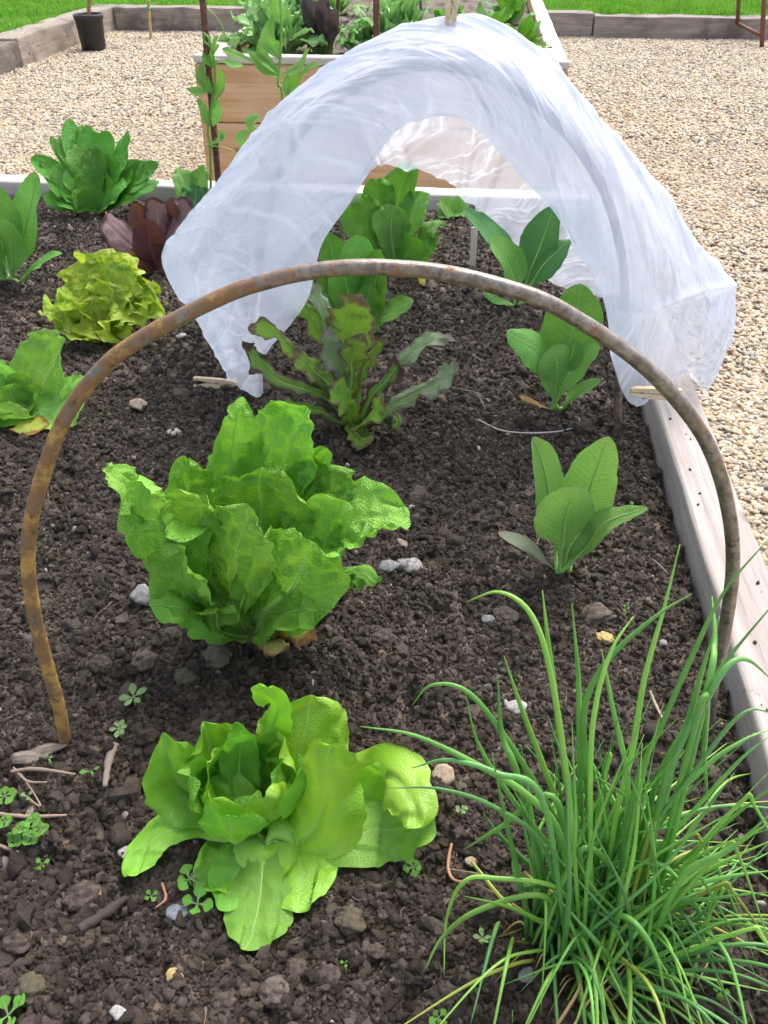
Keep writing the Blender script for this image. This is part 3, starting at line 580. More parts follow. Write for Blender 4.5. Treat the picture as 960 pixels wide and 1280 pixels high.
# --- large upright lettuce in the middle
A = Plant('lettuce', 'large upright bright green lettuce with ruffled blistered leaves in the middle of the bed', 'lettuce', (318, 795), zA, R=.10, H=300)
r1 = dict(rib=.0018, ruff=.0088, rf=36, blis=.012, bf=80, res=(36, 46), jag=.045, jf=150)
A.leaf([(480, 470, .07), (560, 240, .10), (640, 70, .10)], 137, 'broad', 'romaine', face=(-.2, .2), curl=.5, **r1)
A.leaf([(430, 480, .06), (405, 250, .09), (440, 55, .08)], 91, 'broad', 'romaine', face=(.5, .2), curl=.7, **r1)
A.leaf([(520, 450, .05), (640, 300, .08), (700, 190, .09)], 57, 'broad', 'romaine', face=(-.2, .2), curl=.5, **r1)
A.leaf([(560, 500, .04), (690, 360, .06), (790, 290, .06)], 95, 'broad', 'romaine', face=(-.5, .4), curl=.4, **r1)
A.leaf([(540, 560, .02), (690, 450, .03), (800, 400, .02), (925, 410, 0)], 116, 'broad', 'romaine', face=(-.1, .7), curl=.3, **r1)
A.leaf([(330, 480, .04), (280, 350, .05), (245, 235, .04)], 86, 'broad', 'romaine', face=(.3, .2), curl=.5, **r1)
A.leaf([(340, 560, .02), (210, 420, .02), (120, 330, .0), (38, 285, -.02)], 84, 'broad', 'romaine', face=(.3, .7), curl=-.4, **r1)
A.leaf([(470, 540, .02), (490, 400, .035), (480, 275, .03)], 162, 'broad', 'romaine', face=(.0, .5), curl=.35, **r1)
A.leaf([(520, 600, .02), (560, 480, .04), (600, 370, .05)], 78, 'broad', 'heart', face=(.5, .2), curl=.9, **r1)
A.leaf([(500, 620, 0), (640, 560, 0), (690, 440, .02), (690, 330, .03)], 95, 'broad', 'romaine', face=(-.6, .1), curl=.6, **r1)
A.leaf([(480, 640, .0), (520, 560, .0), (540, 480, .0)], 62, 'broad', 'heart', face=(.3, .2), curl=.8, **r1)
A.leaf([(330, 640, -.02), (250, 520, -.03), (200, 400, -.03), (190, 330, -.04)], 133, 'broad', 'romaine', face=(-.3, .3), curl=.3, **r1)
A.leaf([(370, 640, -.02), (320, 520, -.02), (310, 420, -.02), (310, 310, -.03)], 107, 'broad', 'romaine', face=(.1, .3), curl=.3, **r1)
A.leaf([(340, 700, -.04), (260, 600, -.06), (240, 500, -.07)], 98, 'broad', 'romaine', face=(-.2, .2), curl=.3, **r1)
A.leaf([(420, 640, -.04), (420, 520, -.05), (450, 375, -.05)], 120, 'broad', 'romaine', face=(-.2, .35), curl=-.5, **r1)
A.leaf([(490, 700, -.03), (580, 620, -.05), (620, 540, -.05), (650, 460, -.05)], 146, 'broad', 'romaine', face=(.15, .3), curl=-.35, **r1)
A.leaf([(350, 730, -.05), (260, 670, -.07), (180, 660, -.08)], 57, 'broad', 'romaine', face=(0, .8), **r1)
A.leaf([(380, 740, -.05), (360, 690, -.06), (345, 650, -.07)], 76, 'broad', 'romaine', face=(0, .5), **r1)
A.leaf([(430, 700, -.05), (450, 620, -.05), (470, 560, -.05)], 58, 'strap', 'romaine', face=(.1, .3), curl=-.5, **r1)
A.leaf([(500, 740, -.04), (560, 690, -.06), (640, 660, -.07)], 69, 'broad', 'romaine', face=(.1, .7), **r1)
A.leaf([(560, 690, .0), (640, 640, .0), (700, 625, .0)], 50, 'broad', 'romaine', face=(.1, .7), **r1)
A.leaf([(560, 690, .02), (720, 575, .02), (800, 570, .0), (850, 610, -.02)], 34, 'broad', 'romaine', face=(.1, .9), **r1)
A.leaf([(500, 770, -.05), (530, 775, -.07), (575, 800, -.08)], 34, 'broad', 'dead', face=(0, .9), name='withered_leaf', label='curled brown withered leaf lying at the foot of the lettuce', ruff=.006, rf=60, curl=-.8)
A.leaf([(560, 740, -.03), (600, 720, -.05), (640, 730, -.06)], 42, 'broad', 'yellowing', face=(0, .6), name='withered_leaf', label='yellow ragged lower leaf turning brown', ruff=.012, rf=70)

# --- butterhead in front
Bp = Plant('lettuce', 'loose butterhead lettuce with broad smooth glossy leaves, nearest to the camera', 'lettuce', (325, 1030), zB, R=.12, H=240)
r2 = dict(rib=.0011, ruff=.0060, rf=48, blis=.006, bf=42, res=(38, 46), jag=.028, jf=190, und=.15)
Bp.leaf([(380, 330, .03), (430, 200, .05), (450, 130, .05), (385, 75, .03)], 44, 'cupb', 'butter', face=(-.2, .5), curl=-.4, **r2)
Bp.leaf([(350, 330, .02), (350, 250, .03), (345, 195, .02)], 48, 'round', 'heart', face=(.2, .3), curl=.6, **r2)
Bp.leaf([(440, 400, .02), (510, 270, .045), (545, 110, .07)], 138, 'cup', 'butter', face=(.2, .2), curl=-.75, **r2)
Bp.leaf([(300, 400, .0), (200, 360, .01), (165, 300, .01), (150, 235, .01)], 88, 'cup', 'butter_pale', face=(.3, .4), curl=.75, **r2)
Bp.leaf([(350, 440, .0), (290, 410, .01), (250, 340, .01)], 78, 'cup', 'butter', face=(.6, .4), curl=.6, **r2)
Bp.leaf([(620, 500, .0), (740, 480, .0), (880, 450, -.01)], 88, 'cup', 'butter_pale', face=(.1, .6), curl=-.3, **r2)
Bp.leaf([(540, 420, .03), (670, 350, .05), (760, 330, .03), (820, 400, .0), (830, 470, -.02)], 85, 'cup', 'butter', face=(.0, .3), curl=-.8, **r2)
Bp.leaf([(560, 470, .02), (680, 420, .03), (740, 290, .04)], 66, 'cup', 'butter', face=(-.3, .2), curl=.5, **r2)
for (x, y, h) in ((400, 440, 40), (370, 400, 45), (430, 460, 42), (390, 490, 45), (350, 450, 40), (445, 420, 40), (380, 520, 42), (420, 390, 38)):
    Bp.leaf([(x, y, RNG.uniform(-.02, .02))], h, 'round', 'heart', face=(RNG.uniform(-.6, .6), RNG.uniform(-.2, .8)), curl=1.0, ruff=.007, rf=60, blis=.005, res=(18, 20), jag=.05)
Bp.leaf([(500, 510, -.01), (570, 420, -.01), (585, 230, .0)], 112, 'cup', 'butter', face=(-.25, .15), curl=-.85, **r2)
Bp.leaf([(330, 470, -.02), (220, 470, -.02), (130, 500, -.03), (75, 560, -.04), (52, 610, -.06)], 50, 'cupb', 'butter', face=(.0, .8), curl=-.8, **r2)
Bp.leaf([(340, 520, -.02), (310, 580, -.04), (300, 655, -.06)], 84, 'cupb', 'butter', face=(-.1, .7), curl=-.6, **r2)
Bp.leaf([(410, 580, -.05), (400, 690, -.07), (370, 805, -.09)], 92, 'cupb', 'butter_pale', face=(.0, .7), curl=-.3, **r2)
Bp.leaf([(420, 500, -.03), (480, 520, -.02), (520, 600, -.05), (510, 705, -.08)], 104, 'cup', 'butter', face=(.15, .6), curl=-.9, **r2)
Bp.leaf([(400, 490, -.02), (430, 490, -.01), (460, 540, -.03), (440, 640, -.05)], 50, 'cup', 'butter', face=(-.3, .6), curl=.5, **r2)

Bp.leaf([(360, 470, .0), (300, 450, .02), (280, 390, .02), (320, 320, .03)], 62, 'cup', 'heart', face=(.5, .3), curl=.7, **r2)
Bp.leaf([(360, 560, -.04), (330, 620, -.06), (330, 700, -.08)], 55, 'cup', 'butter_pale', face=(.2, .7), curl=-.3, **r2)

for k in range(11):                                  # the cupped inner leaves of the head
    an = k * 2.4; e_ = R(58 + 2.2 * k); d_ = np.array([math.cos(an) * math.cos(e_), math.sin(an) * math.cos(e_), math.sin(e_)]); l_ = .088 - .003 * k; b_ = Bp.b + np.array([-.012 + math.cos(an) * .018, .004 + math.sin(an) * .018, .012])
    leaf(Bp.o, [b_, b_ + d_ * l_ * .5 + np.array([math.cos(an), math.sin(an), 0]) * .012, b_ + d_ * l_ + np.array([-math.cos(an), -math.sin(an), 0]) * .004], .036 - .001 * k, 'cup', 'butter' if k % 2 else 'heart', N=np.array([-math.cos(an), -math.sin(an), .35]), curl=1.0, **{**r2, 'ruff': .007, 'res': (24, 26)})

# --- young cauliflowers down the right
G = 'young brassicas in a row down the right side'
def cauli(label, base, Zn, R_=.05, H_=150): return Plant('young_cauliflower', label, 'brassica', base, Zn, R=R_, H=H_, group=G)
kc = dict(rib=.0030, res=(18, 26), ruff=.0025, rf=40, blis=.002, bf=40, jag=.03)
c3 = cauli('young brassica with two round upright leaves and a drooping grey leaf, nearest of its row', (703, 722), zD)
c3.leaf([(322, 430, .02), (300, 250, .03), (262, 112, .02)], 56, 'spoon', 'cauli_lt', face=(.2, .1), curl=.4, **kc)
c3.leaf([(375, 440, .02), (420, 280, .03), (482, 108, .02)], 81, 'spoon', 'cauli_lt', face=(-.2, .1), curl=.4, **kc)
c3.leaf([(405, 450, .0), (470, 370, .0), (598, 322, -.01)], 38, 'lance', 'cauli_lt', face=(-.2, .6), curl=.4, **kc)
c3.leaf([(360, 450, .0), (400, 390, .01), (420, 350, .01)], 40, 'lance', 'cauli_lt', face=(-.3, .3), curl=.5, **kc)
c3.leaf([(345, 440, -.01), (352, 360, -.015), (375, 258, -.03)], 89, 'spoon', 'cauli_lt', face=(.0, .5), curl=-.5, **kc)
c3.leaf([(300, 490, -.01), (240, 440, -.02), (150, 400, -.03)], 30, 'spoon', 'greyleaf', face=(.1, .8), curl=.3, name='leaf', label='drooping grey leaf turning brown on a long stalk', res=(12, 20))
c2 = cauli('young brassica under the hoop with one tall rounded leaf, middle of the right row', (693, 520), zC)
c2.leaf([(345, 620, .02), (375, 500, .03), (400, 372, .02)], 89, 'spoon', 'cauli', face=(-.1, .1), curl=.4, **kc)
c2.leaf([(340, 640, 0), (370, 590, .0), (380, 545, .01)], 30, 'lance', 'cauli', face=(0, .2), curl=.5, **kc)
c2.leaf([(345, 670, -.01), (390, 610, -.0), (460, 560, -.01)], 48, 'lance', 'cauli_lt', face=(-.4, .3), curl=.5, **kc)
c2.leaf([(300, 650, -.01), (270, 570, -.02), (178, 520, -.03)], 60, 'spoon', 'cauli', face=(.2, .4), curl=-.4, **kc)
c2.leaf([(325, 680, -.01), (325, 610, -.02), (310, 560, -.02)], 58, 'lance', 'cauli_lt', face=(.1, .3), curl=-.3, **kc)
c2.leaf([(355, 730, -.01), (400, 690, -.02), (458, 662, -.02)], 23, 'spoon', 'cauli_lt', face=(-.2, .6), curl=.3, **kc)
c2.leaf([(275, 735, -.01), (245, 720, -.02), (212, 708, -.02)], 14, 'lance', 'dead', face=(0, .8), name='withered_leaf', label='small dry yellow leaf at its foot', res=(8, 12))
c1 = cauli('dark blue-green young brassica inside the fleece opening, farthest of its row', (648, 388), zC)
c1.leaf([(200, 360, .02), (150, 260, .03), (45, 145, .03)], 50, 'spoon', 'cabbage', face=(.3, .5), curl=.6, **kc)
c1.leaf([(240, 350, .02), (280, 250, .03), (318, 140, .03)], 60, 'spoon', 'cabbage', face=(-.3, .2), curl=.6, **kc)
c1.leaf([(250, 370, .0), (300, 300, .0), (365, 240, .0)], 46, 'spoon', 'cabbage', face=(-.2, .6), curl=-.4, **kc)
c1.leaf([(205, 380, -.01), (185, 310, -.01), (125, 235, -.02)], 60, 'spoon', 'cauli', face=(.3, .4), curl=.5, **kc)
c1.leaf([(190, 440, -.01), (150, 425, -.02), (105, 395, -.02)], 17, 'lance', 'cauli_lt', face=(0, .7), **kc)
c0 = Plant('cabbage_seedling', 'young cabbage with one big oval dark leaf at the left edge of the photo', 'brassica', (14, 366), z3, R=.05, H=140, group='young brassicas at the left')
c0.leaf([(60, 600, .02), (90, 450, .03), (145, 262, .02)], 84, 'spoon', 'cauli', face=(-.1, .2), curl=.3, **kc)
c0.leaf([(20, 600, .02), (5, 450, .02), (-8, 310, .02)], 75, 'spoon', 'cauli', face=(.2, .2), curl=.3, **kc)
c0.leaf([(-20, 620, .0), (-60, 540, .0), (-110, 470, .0)], 68, 'spoon', 'cauli', face=(.2, .4), curl=.3, **kc)
c0.leaf([(40, 620, -.01), (40, 540, -.02), (20, 430, -.03)], 62, 'spoon', 'cauli', face=(.0, .4), curl=-.4, **kc)
c0.leaf([(85, 660, -.01), (140, 600, -.02), (228, 555, -.03)], 36, 'spoon', 'cauli', face=(-.1, .7), curl=.3, **kc)
c0.leaf([(20, 660, -.02), (-10, 620, -.03), (-60, 590, -.04)], 34, 'spoon', 'cauli', face=(.2, .7), curl=.3, **kc)

# --- bronze oak leaf lettuce
O = Plant('oakleaf_lettuce', 'bronze and green oakleaf lettuce with long lobed leaves behind the big green lettuce', 'lettuce', (445, 545), zE, R=.07, H=180)
ko = dict(rib=.0022, ribmat='rib_oak', res=(20, 44), ruff=.006, rf=55, blis=.004, jag=.22, jf=110)
O.leaf([(610, 760, .03), (570, 600, .04), (495, 462, .04)], 43, 'strap', 'oakgrey', face=(.3, .2), lobes=(4, .4), **ko)
O.leaf([(600, 740, .02), (520, 600, .03), (432, 472, .03)], 56, 'strap', 'oak', face=(.2, .2), lobes=(4, .7), **ko)
O.leaf([(630, 740, .02), (640, 620, .03), (668, 500, .03)], 89, 'broad', 'oak', face=(.1, .2), lobes=(4, .35), **ko)
O.leaf([(670, 780, .01), (700, 720, .02), (750, 650, .02)], 27, 'strap', 'oak', face=(-.2, .3), lobes=(3, .4), **ko)
O.leaf([(540, 800, 0), (450, 700, .01), (370, 630, .0), (298, 618, -.01)], 45, 'strap', 'oak', face=(.1, .6), lobes=(4, .5), **ko)
O.leaf([(560, 850, -.01), (400, 790, -.01), (330, 730, -.02), (270, 668, -.03)], 62, 'strap', 'oakdark', face=(.1, .7), lobes=(5, .3), **ko)
O.leaf([(580, 820, -.01), (520, 760, -.01), (455, 690, -.01)], 54, 'strap', 'oak', face=(.2, .4), lobes=(4, .5), **ko)
O.leaf([(620, 800, .0), (590, 720, .0), (560, 620, .0)], 56, 'strap', 'oakgrey', face=(-.2, .4), lobes=(3, .5), **ko)
O.leaf([(640, 790, -.01), (640, 720, -.01), (670, 640, -.01)], 60, 'strap', 'oak', face=(.2, .2), lobes=(4, .68), **ko)
O.leaf([(700, 860, .0), (790, 750, .01), (860, 680, .0), (965, 638, -.01)], 51, 'strap', 'oakgrey', face=(-.2, .7), lobes=(4, .68), **ko)
O.leaf([(720, 900, -.02), (850, 830, -.02), (920, 790, -.03), (1000, 755, -.04)], 75, 'strap', 'oakgrey', face=(.1, .6), lobes=(5, .5), **ko)
O.leaf([(700, 850, -.01), (760, 780, -.01), (800, 720, -.01)], 45, 'strap', 'oakdark', face=(-.1, .5), lobes=(4, .5), **ko)
O.leaf([(640, 900, -.03), (620, 850, -.04), (580, 780, -.04)], 64, 'strap', 'oak', face=(.1, .5), lobes=(4, .5), **ko)
O.leaf([(660, 940, -.03), (700, 900, -.05), (760, 850, -.05)], 67, 'strap', 'oak', face=(.0, .7), lobes=(4, .45), **ko)
O.leaf([(640, 960, -.03), (670, 980, -.05), (700, 1000, -.06)], 60, 'strap', 'oak', face=(.0, .8), lobes=(3, .4), **ko)
O.leaf([(560, 900, -.03), (480, 880, -.04), (380, 850, -.05)], 56, 'strap', 'oakdark', face=(.1, .8), lobes=(4, .5), **ko)
O.leaf([(740, 900, -.02), (790, 920, -.03), (770, 960, -.04)], 45, 'strap', 'oakdark', face=(.1, .8), lobes=(3, .5), **ko)
O.leaf([(660, 1000, -.04), (675, 1030, -.05)], 29, 'strap', 'dead', face=(0, .8), name='withered_leaf', label='small brown withered leaf below the rosette', res=(10, 14), ruff=.004)

# --- small cos lettuce and frilly lettuce inside the tunnel
Q = Plant('lettuce', 'small cos lettuce with smooth spoon-shaped leaves just behind the hoop top', 'lettuce', (452, 418), zE, R=.05, H=130)
kq = dict(rib=.0018, res=(18, 22), ruff=.003, rf=40, blis=.004, bf=60)
Q.leaf([(620, 500, .02), (585, 400, .03), (560, 300, .03)], 52, 'round', 'midgreen', face=(.3, .2), curl=.4, **kq)
Q.leaf([(670, 480, .03), (660, 400, .04), (655, 303, .04)], 62, 'round', 'cauli', face=(0, .2), curl=.4, **kq)
Q.leaf([(700, 500, .02), (715, 430, .02), (730, 352, .02)], 46, 'round', 'midgreen', face=(-.3, .2), curl=.4, **kq)
Q.leaf([(610, 560, 0), (560, 490, 0), (535, 420, 0)], 48, 'round', 'midgreen', face=(.2, .4), curl=.5, **kq)
Q.leaf([(640, 540, 0), (620, 460, 0), (600, 390, 0)], 58, 'round', 'midgreen', face=(.2, .4), curl=-.4, **kq)
Q.leaf([(700, 550, 0), (715, 470, 0), (735, 400, 0)], 45, 'round', 'midgreen', face=(-.2, .3), curl=-.4, **kq)
Q.leaf([(700, 600, -.01), (760, 570, -.02), (800, 545, -.02), (845, 520, -.02)], 42, 'spoon', 'midgreen', face=(-.1, .7), curl=.3, **kq)
Q.leaf([(620, 600, -.02), (570, 560, -.03), (530, 500, -.03)], 48, 'round', 'cabbage', face=(.2, .5), curl=.3, **kq)
Q.leaf([(690, 600, -.02), (690, 540, -.02), (700, 470, -.02)], 45, 'round', 'midgreen', face=(-.1, .4), curl=-.4, **kq)
U = Plant('lettuce', 'leafy green lettuce with wavy edges far inside the fleece tunnel', 'lettuce', (497, 345), zE, R=.07, H=150)
ku = dict(res=(20, 26), ruff=.008, rf=45, blis=.006, jag=.06)
U.leaf([(790, 330, .04), (790, 190, .06), (835, 62, .06)], 56, 'broad', 'midgreen', face=(-.1, .2), curl=.4, **ku)
U.leaf([(770, 330, .03), (730, 200, .04), (720, 110, .04)], 55, 'broad', 'midgreen', face=(.2, .2), curl=.4, **ku)
U.leaf([(760, 330, .02), (700, 290, .02), (612, 235, .0)], 60, 'broad', 'midgreen', face=(.3, .4), curl=-.4, **ku)
U.leaf([(740, 380, .0), (690, 280, .0), (690, 165, .0)], 72, 'broad', 'midgreen', face=(.3, .3), curl=-.4, **ku)
U.leaf([(820, 340, .02), (840, 240, .03), (890, 165, .03)], 50, 'broad', 'cauli', face=(-.3, .3), curl=.5, **ku)
U.leaf([(780, 380, .0), (770, 280, .0), (780, 200, .0)], 60, 'broad', 'cauli', face=(.1, .3), curl=.6, **ku)
U.leaf([(850, 360, .0), (890, 290, .0), (948, 262, -.01)], 46, 'broad', 'midgreen', face=(-.2, .6), curl=-.3, **ku)
U.leaf([(820, 400, -.01), (860, 350, -.01), (925, 300, -.02)], 62, 'broad', 'midgreen', face=(-.1, .5), curl=-.4, **ku)
U.leaf([(800, 410, -.01), (830, 350, -.02), (850, 300, -.03)], 50, 'broad', 'midgreen', face=(.1, .4), curl=-.4, **ku)
U.leaf([(740, 430, -.02), (690, 420, -.03), (640, 400, -.04)], 50, 'broad', 'midgreen', face=(.2, .6), curl=-.4, **ku)
U.leaf([(830, 450, -.02), (860, 460, -.03), (880, 492, -.03)], 18, 'lance', 'yellowing', face=(0, .8), name='withered_leaf', label='thin yellow leaf lying on the soil', res=(8, 12))
Pp = Plant('herb_seedling', 'small bushy green seedling at the back of the bed beside the tunnel lettuce', 'seedling', (566, 282), None, R=.03, H=40)
for k in range(16):
    a = R(k * 137.5); Pp.leaf([(566 + 22 * math.cos(a), 262 - 18 * math.sin(a) * .9 - 2)], RNG.uniform(6, 9), 'oval', 'weed', face=(math.cos(a) * -.3, .6), res=(8, 10), lobes=(2, .3), ruff=.002)

# --- left hand lettuces
Lt = Plant('lettuce', 'bright green lettuce half cut off by the left edge of the photo', 'lettuce', (22, 520), z7, R=.09, H=110)
kl = dict(res=(24, 28), ruff=.007, rf=40, blis=.007, bf=65, jag=.05)
Lt.leaf([(130, 280, .03), (190, 180, .04), (225, 70, .03)], 135, 'cup', 'pale', face=(-.1, .3), curl=.4, **kl)
Lt.leaf([(30, 280, .03), (10, 220, .03), (20, 148, .03)], 74, 'cup', 'pale', face=(.2, .3), curl=.4, **kl)
Lt.leaf([(-10, 300, .0), (-80, 250, .0), (-130, 190, .0)], 84, 'cup', 'pale', face=(.2, .4), curl=.4, **kl)
Lt.leaf([(140, 350, -.01), (220, 320, -.01), (318, 245, -.01)], 125, 'cup', 'pale', face=(-.1, .5), curl=-.4, **kl)
Lt.leaf([(70, 320, .01), (90, 260, .02), (100, 190, .02)], 62, 'cup', 'romaine', face=(.1, .3), curl=.9, **kl)
Lt.leaf([(60, 330, 0), (40, 270, 0), (30, 230, 0)], 60, 'cup', 'pale', face=(.5, .3), curl=.9, **kl)
Lt.leaf([(100, 340, 0), (130, 300, 0), (150, 250, 0)], 55, 'cup', 'romaine', face=(-.3, .3), curl=.9, **kl)
Lt.leaf([(40, 370, -.03), (0, 350, -.04), (-50, 330, -.05)], 74, 'cup', 'midgreen', face=(0, .7), curl=-.4, **kl)
Lt.leaf([(70, 380, -.03), (40, 350, -.05), (30, 310, -.05)], 54, 'cup', 'pale', face=(0, .6), curl=-.4, **kl)
Lt.leaf([(90, 390, -.03), (110, 400, -.05), (110, 450, -.07)], 62, 'fan', 'yellowing', face=(0, .7), name='withered_leaf', label='yellow brown lower leaf under the lettuce', curl=-.4, **kl)
Fr = Plant('lettuce', 'lime green frilly lettuce with pinkish curled edges at the left', 'lettuce', (133, 428), z3, R=.08, H=120)
kf = dict(res=(36, 38), ruff=.017, rf=44, blis=.005, bf=90, ep=2.0, jag=.13, jf=120)
for x, y, h in ((310, 590, 95), (400, 550, 110), (485, 585, 95), (530, 640, 70), (270, 660, 72), (570, 680, 62), (608, 690, 44), (220, 710, 66), (430, 660, 85), (150, 760, 52), (350, 720, 85), (500, 740, 70), (595, 780, 58), (300, 790, 75), (430, 790, 85), (200, 810, 56), (240, 850, 60)):
    Fr.leaf([(x, y)], h, 'fan', 'frilly', face=((400 - x) / 500, .4), curl=RNG.uniform(-.3, .5), **kf)
Rd = Plant('lettuce', 'dark red and bronze lettuce in the shadow left of the fleece', 'lettuce', (190, 345), z3, R=.07, H=90)
kr = dict(res=(20, 26), ruff=.006, rf=45, blis=.004, jag=.06)
Rd.leaf([(520, 560, .0), (440, 480, .0), (385, 425, -.01)], 64, 'broad', 'redgrey', face=(.2, .6), curl=-.3, **kr)
Rd.leaf([(550, 500, .02), (525, 430, .03), (515, 370, .03)], 34, 'broad', 'red', face=(0, .2), **kr)
Rd.leaf([(590, 500, .02), (590, 420, .03), (595, 348, .03)], 48, 'broad', 'redgrey', face=(0, .2), **kr)
Rd.leaf([(620, 500, .02), (640, 430, .03), (650, 352, .03)], 36, 'broad', 'red', face=(-.2, .2), **kr)
Rd.leaf([(640, 500, .0), (680, 430, .02), (710, 355, .02)], 46, 'broad', 'redgrey', face=(-.3, .3), **kr)
Rd.leaf([(640, 560, .0), (670, 500, .0), (710, 450, .0)], 56, 'broad', 'redgrey', face=(-.3, .5), curl=-.3, **kr)
Rd.leaf([(580, 600, -.01), (560, 520, -.02), (560, 430, -.02)], 56, 'fan', 'red', face=(.1, .4), curl=.3, **kr)
Rd.leaf([(560, 630, -.02), (530, 590, -.03), (480, 560, -.03)], 42, 'broad', 'red', face=(0, .6), **kr)
Rd.leaf([(560, 640, -.02), (530, 640, -.04), (505, 670, -.05)], 24, 'broad', 'redgrey', face=(0, .7), **kr)
Rd.leaf([(600, 620, -.02), (620, 570, -.03), (640, 530, -.03)], 45, 'broad', 'red', face=(-.1, .5), **kr)
Sp = Plant('spinach_plant', 'dense clump of dark glossy spinach against the back board at upper left', 'spinach', (125, 272), z3, R=.09, H=120)
ks = dict(res=(14, 20), ruff=.004, rf=35, blis=.003)
for x, y, h in ((255, 62, 40), (300, 75, 34), (335, 80, 36), (405, 100, 34), (480, 105, 28), (190, 125, 20), (225, 120, 30), (290, 150, 42), (350, 160, 38), (115, 200, 30), (150, 215, 34), (420, 190, 38), (470, 200, 34), (530, 215, 36), (600, 228, 32), (200, 230, 36), (250, 240, 40), (360, 170, 36), (320, 230, 42), (400, 250, 38), (500, 250, 38), (560, 270, 40), (600, 300, 32), (180, 290, 34), (230, 300, 34), (470, 290, 40), (530, 320, 36), (160, 350, 30), (330, 310, 38), (270, 340, 36), (440, 350, 34), (210, 370, 30)):
    Sp.leaf([(x, y)], h * 1.3, 'lance', 'spinach', face=((370 - x) / 600, RNG.uniform(.1, .7)), curl=RNG.uniform(-.4, .5), twist=RNG.uniform(-.4, .4), **ks)
Sv = Plant('cabbage_seedling', 'small crinkled blue-green cabbage between the red lettuce and the rusty cane', 'brassica', (247, 268), z3, R=.04, H=60, group='young brassicas at the left')
for x, y, h in ((740, 300, 42), (700, 320, 35), (780, 320, 32), (700, 375, 36), (760, 350, 40), (720, 405, 34), (665, 235, 34), (760, 230, 30)):
    Sv.leaf([(x, y)], h * 1.25, 'oval', 'cabbage' if y > 280 else 'pea', face=((740 - x) / 300, .5), curl=.3, res=(14, 16), ruff=.005, rf=60, blis=.006)
# ------------------------------------------------------------------ rusty hoops
hm, nt, out = newmat('rusty_pipe'); T = NT(nt); pos = gen_pos(T); sx = T.n('ShaderNodeSeparateXYZ'); T.set(sx.inputs[0], pos)
n1 = T.noise(pos, 38, 7, .72); n2 = T.noise(pos, 110, 5, .7)
rustiness = T.math('ADD', T.math('ADD', n1, T.math('MULTIPLY', T.math('SUBTRACT', n2, .5), .5)), T.rng(sx.outputs[0], -.42, .05, .24, -.04))
steel = T.mix(T.rng(n2, .35, .65), (.17, .135, .11), (.33, .28, .245))
col = T.mix(T.rng(rustiness, .50, .62), steel, (.23, .125, .06)); col = T.mix(T.rng(rustiness, .66, .84), col, (.46, .27, .075))
col = T.mix(T.rng(T.noise(pos, 70, 4, .7), .58, .66, 0, .7), col, (.085, .05, .035))
T.set(out.inputs[0], T.bsdf(col, T.rng(rustiness, .45, .7, .30, .7), .5, T.rng(rustiness, .45, .6, .55, .05), T.bump(n2, .5, .0012)).outputs[0])
M['pipe'] = hm
zH = zone(760, 360, 2.133)
hp = [(84, 938), (74, 885), (62, 842), (47, 785), (38, 737), (35, 693), (40, 645), (52, 600), (68, 552), (84, 518), (108, 483), (142, 447), (187, 417), (223, 398), (262, 378), (305, 360), (368, 343), (430, 335), (495, 335), (560, 342), (620, 356), (680, 376), (735, 407), (774, 433), (812, 464), (849, 503), (882, 550), (903, 604), (914, 660), (916, 707), (912, 749), (903, 805), (891, 855), (884, 915)]
a0, a1 = onz(84, 938), onz(885, 915); nrm_ = np.cross(a1 - a0, [0, 0, 1.0])
def onplane(x, y, p0, n):
    d = ray(x, y); return CAM + d * float(np.dot(p0 - CAM, n) / np.dot(d, n))
HP = np.array([onplane(x, y, a0, nrm_) for x, y in hp]); HP = np.vstack([HP[:1] - [0, 0, .03], HP, HP[-1:] - [0, 0, .03]])
loc = (a0 + a1) / 2
me = tube_mesh('hoop', HP - loc, [.0062, .0060, .0057, .0055, .0055, .0057, .0060, .0060], 16, 190, wob=.025); o = link('hoop', me, hm); o.location = loc
tag(o, 'bare rusty bent pipe hoop arching over the lettuces, nearest to the camera', 'hoop', group='pipe hoops across the bed')
# the hoop that carries the fleece
b0, b1 = onz(312, 492), onz(790, 540); ax = (b1 - b0); ax0 = (a1 - a0)
L0 = np.linalg.norm(ax0); ex0 = ax0 / L0
H2 = []
for p in HP:
    s = np.dot(p - a0, ex0) / L0; z = p[2]; H2.append(b0 + ax * (.5 + (s - .5) * .93) + np.array([0, 0, z * 1.03]))
H2 = np.array(H2); loc = (b0 + b1) / 2
o = link('hoop', tube_mesh('hoop', H2 - loc, .0065, 12, 120, wob=.03), hm); o.location = loc
tag(o, 'rusty pipe hoop mostly hidden under the white fleece cover', 'hoop', group='pipe hoops across the bed')

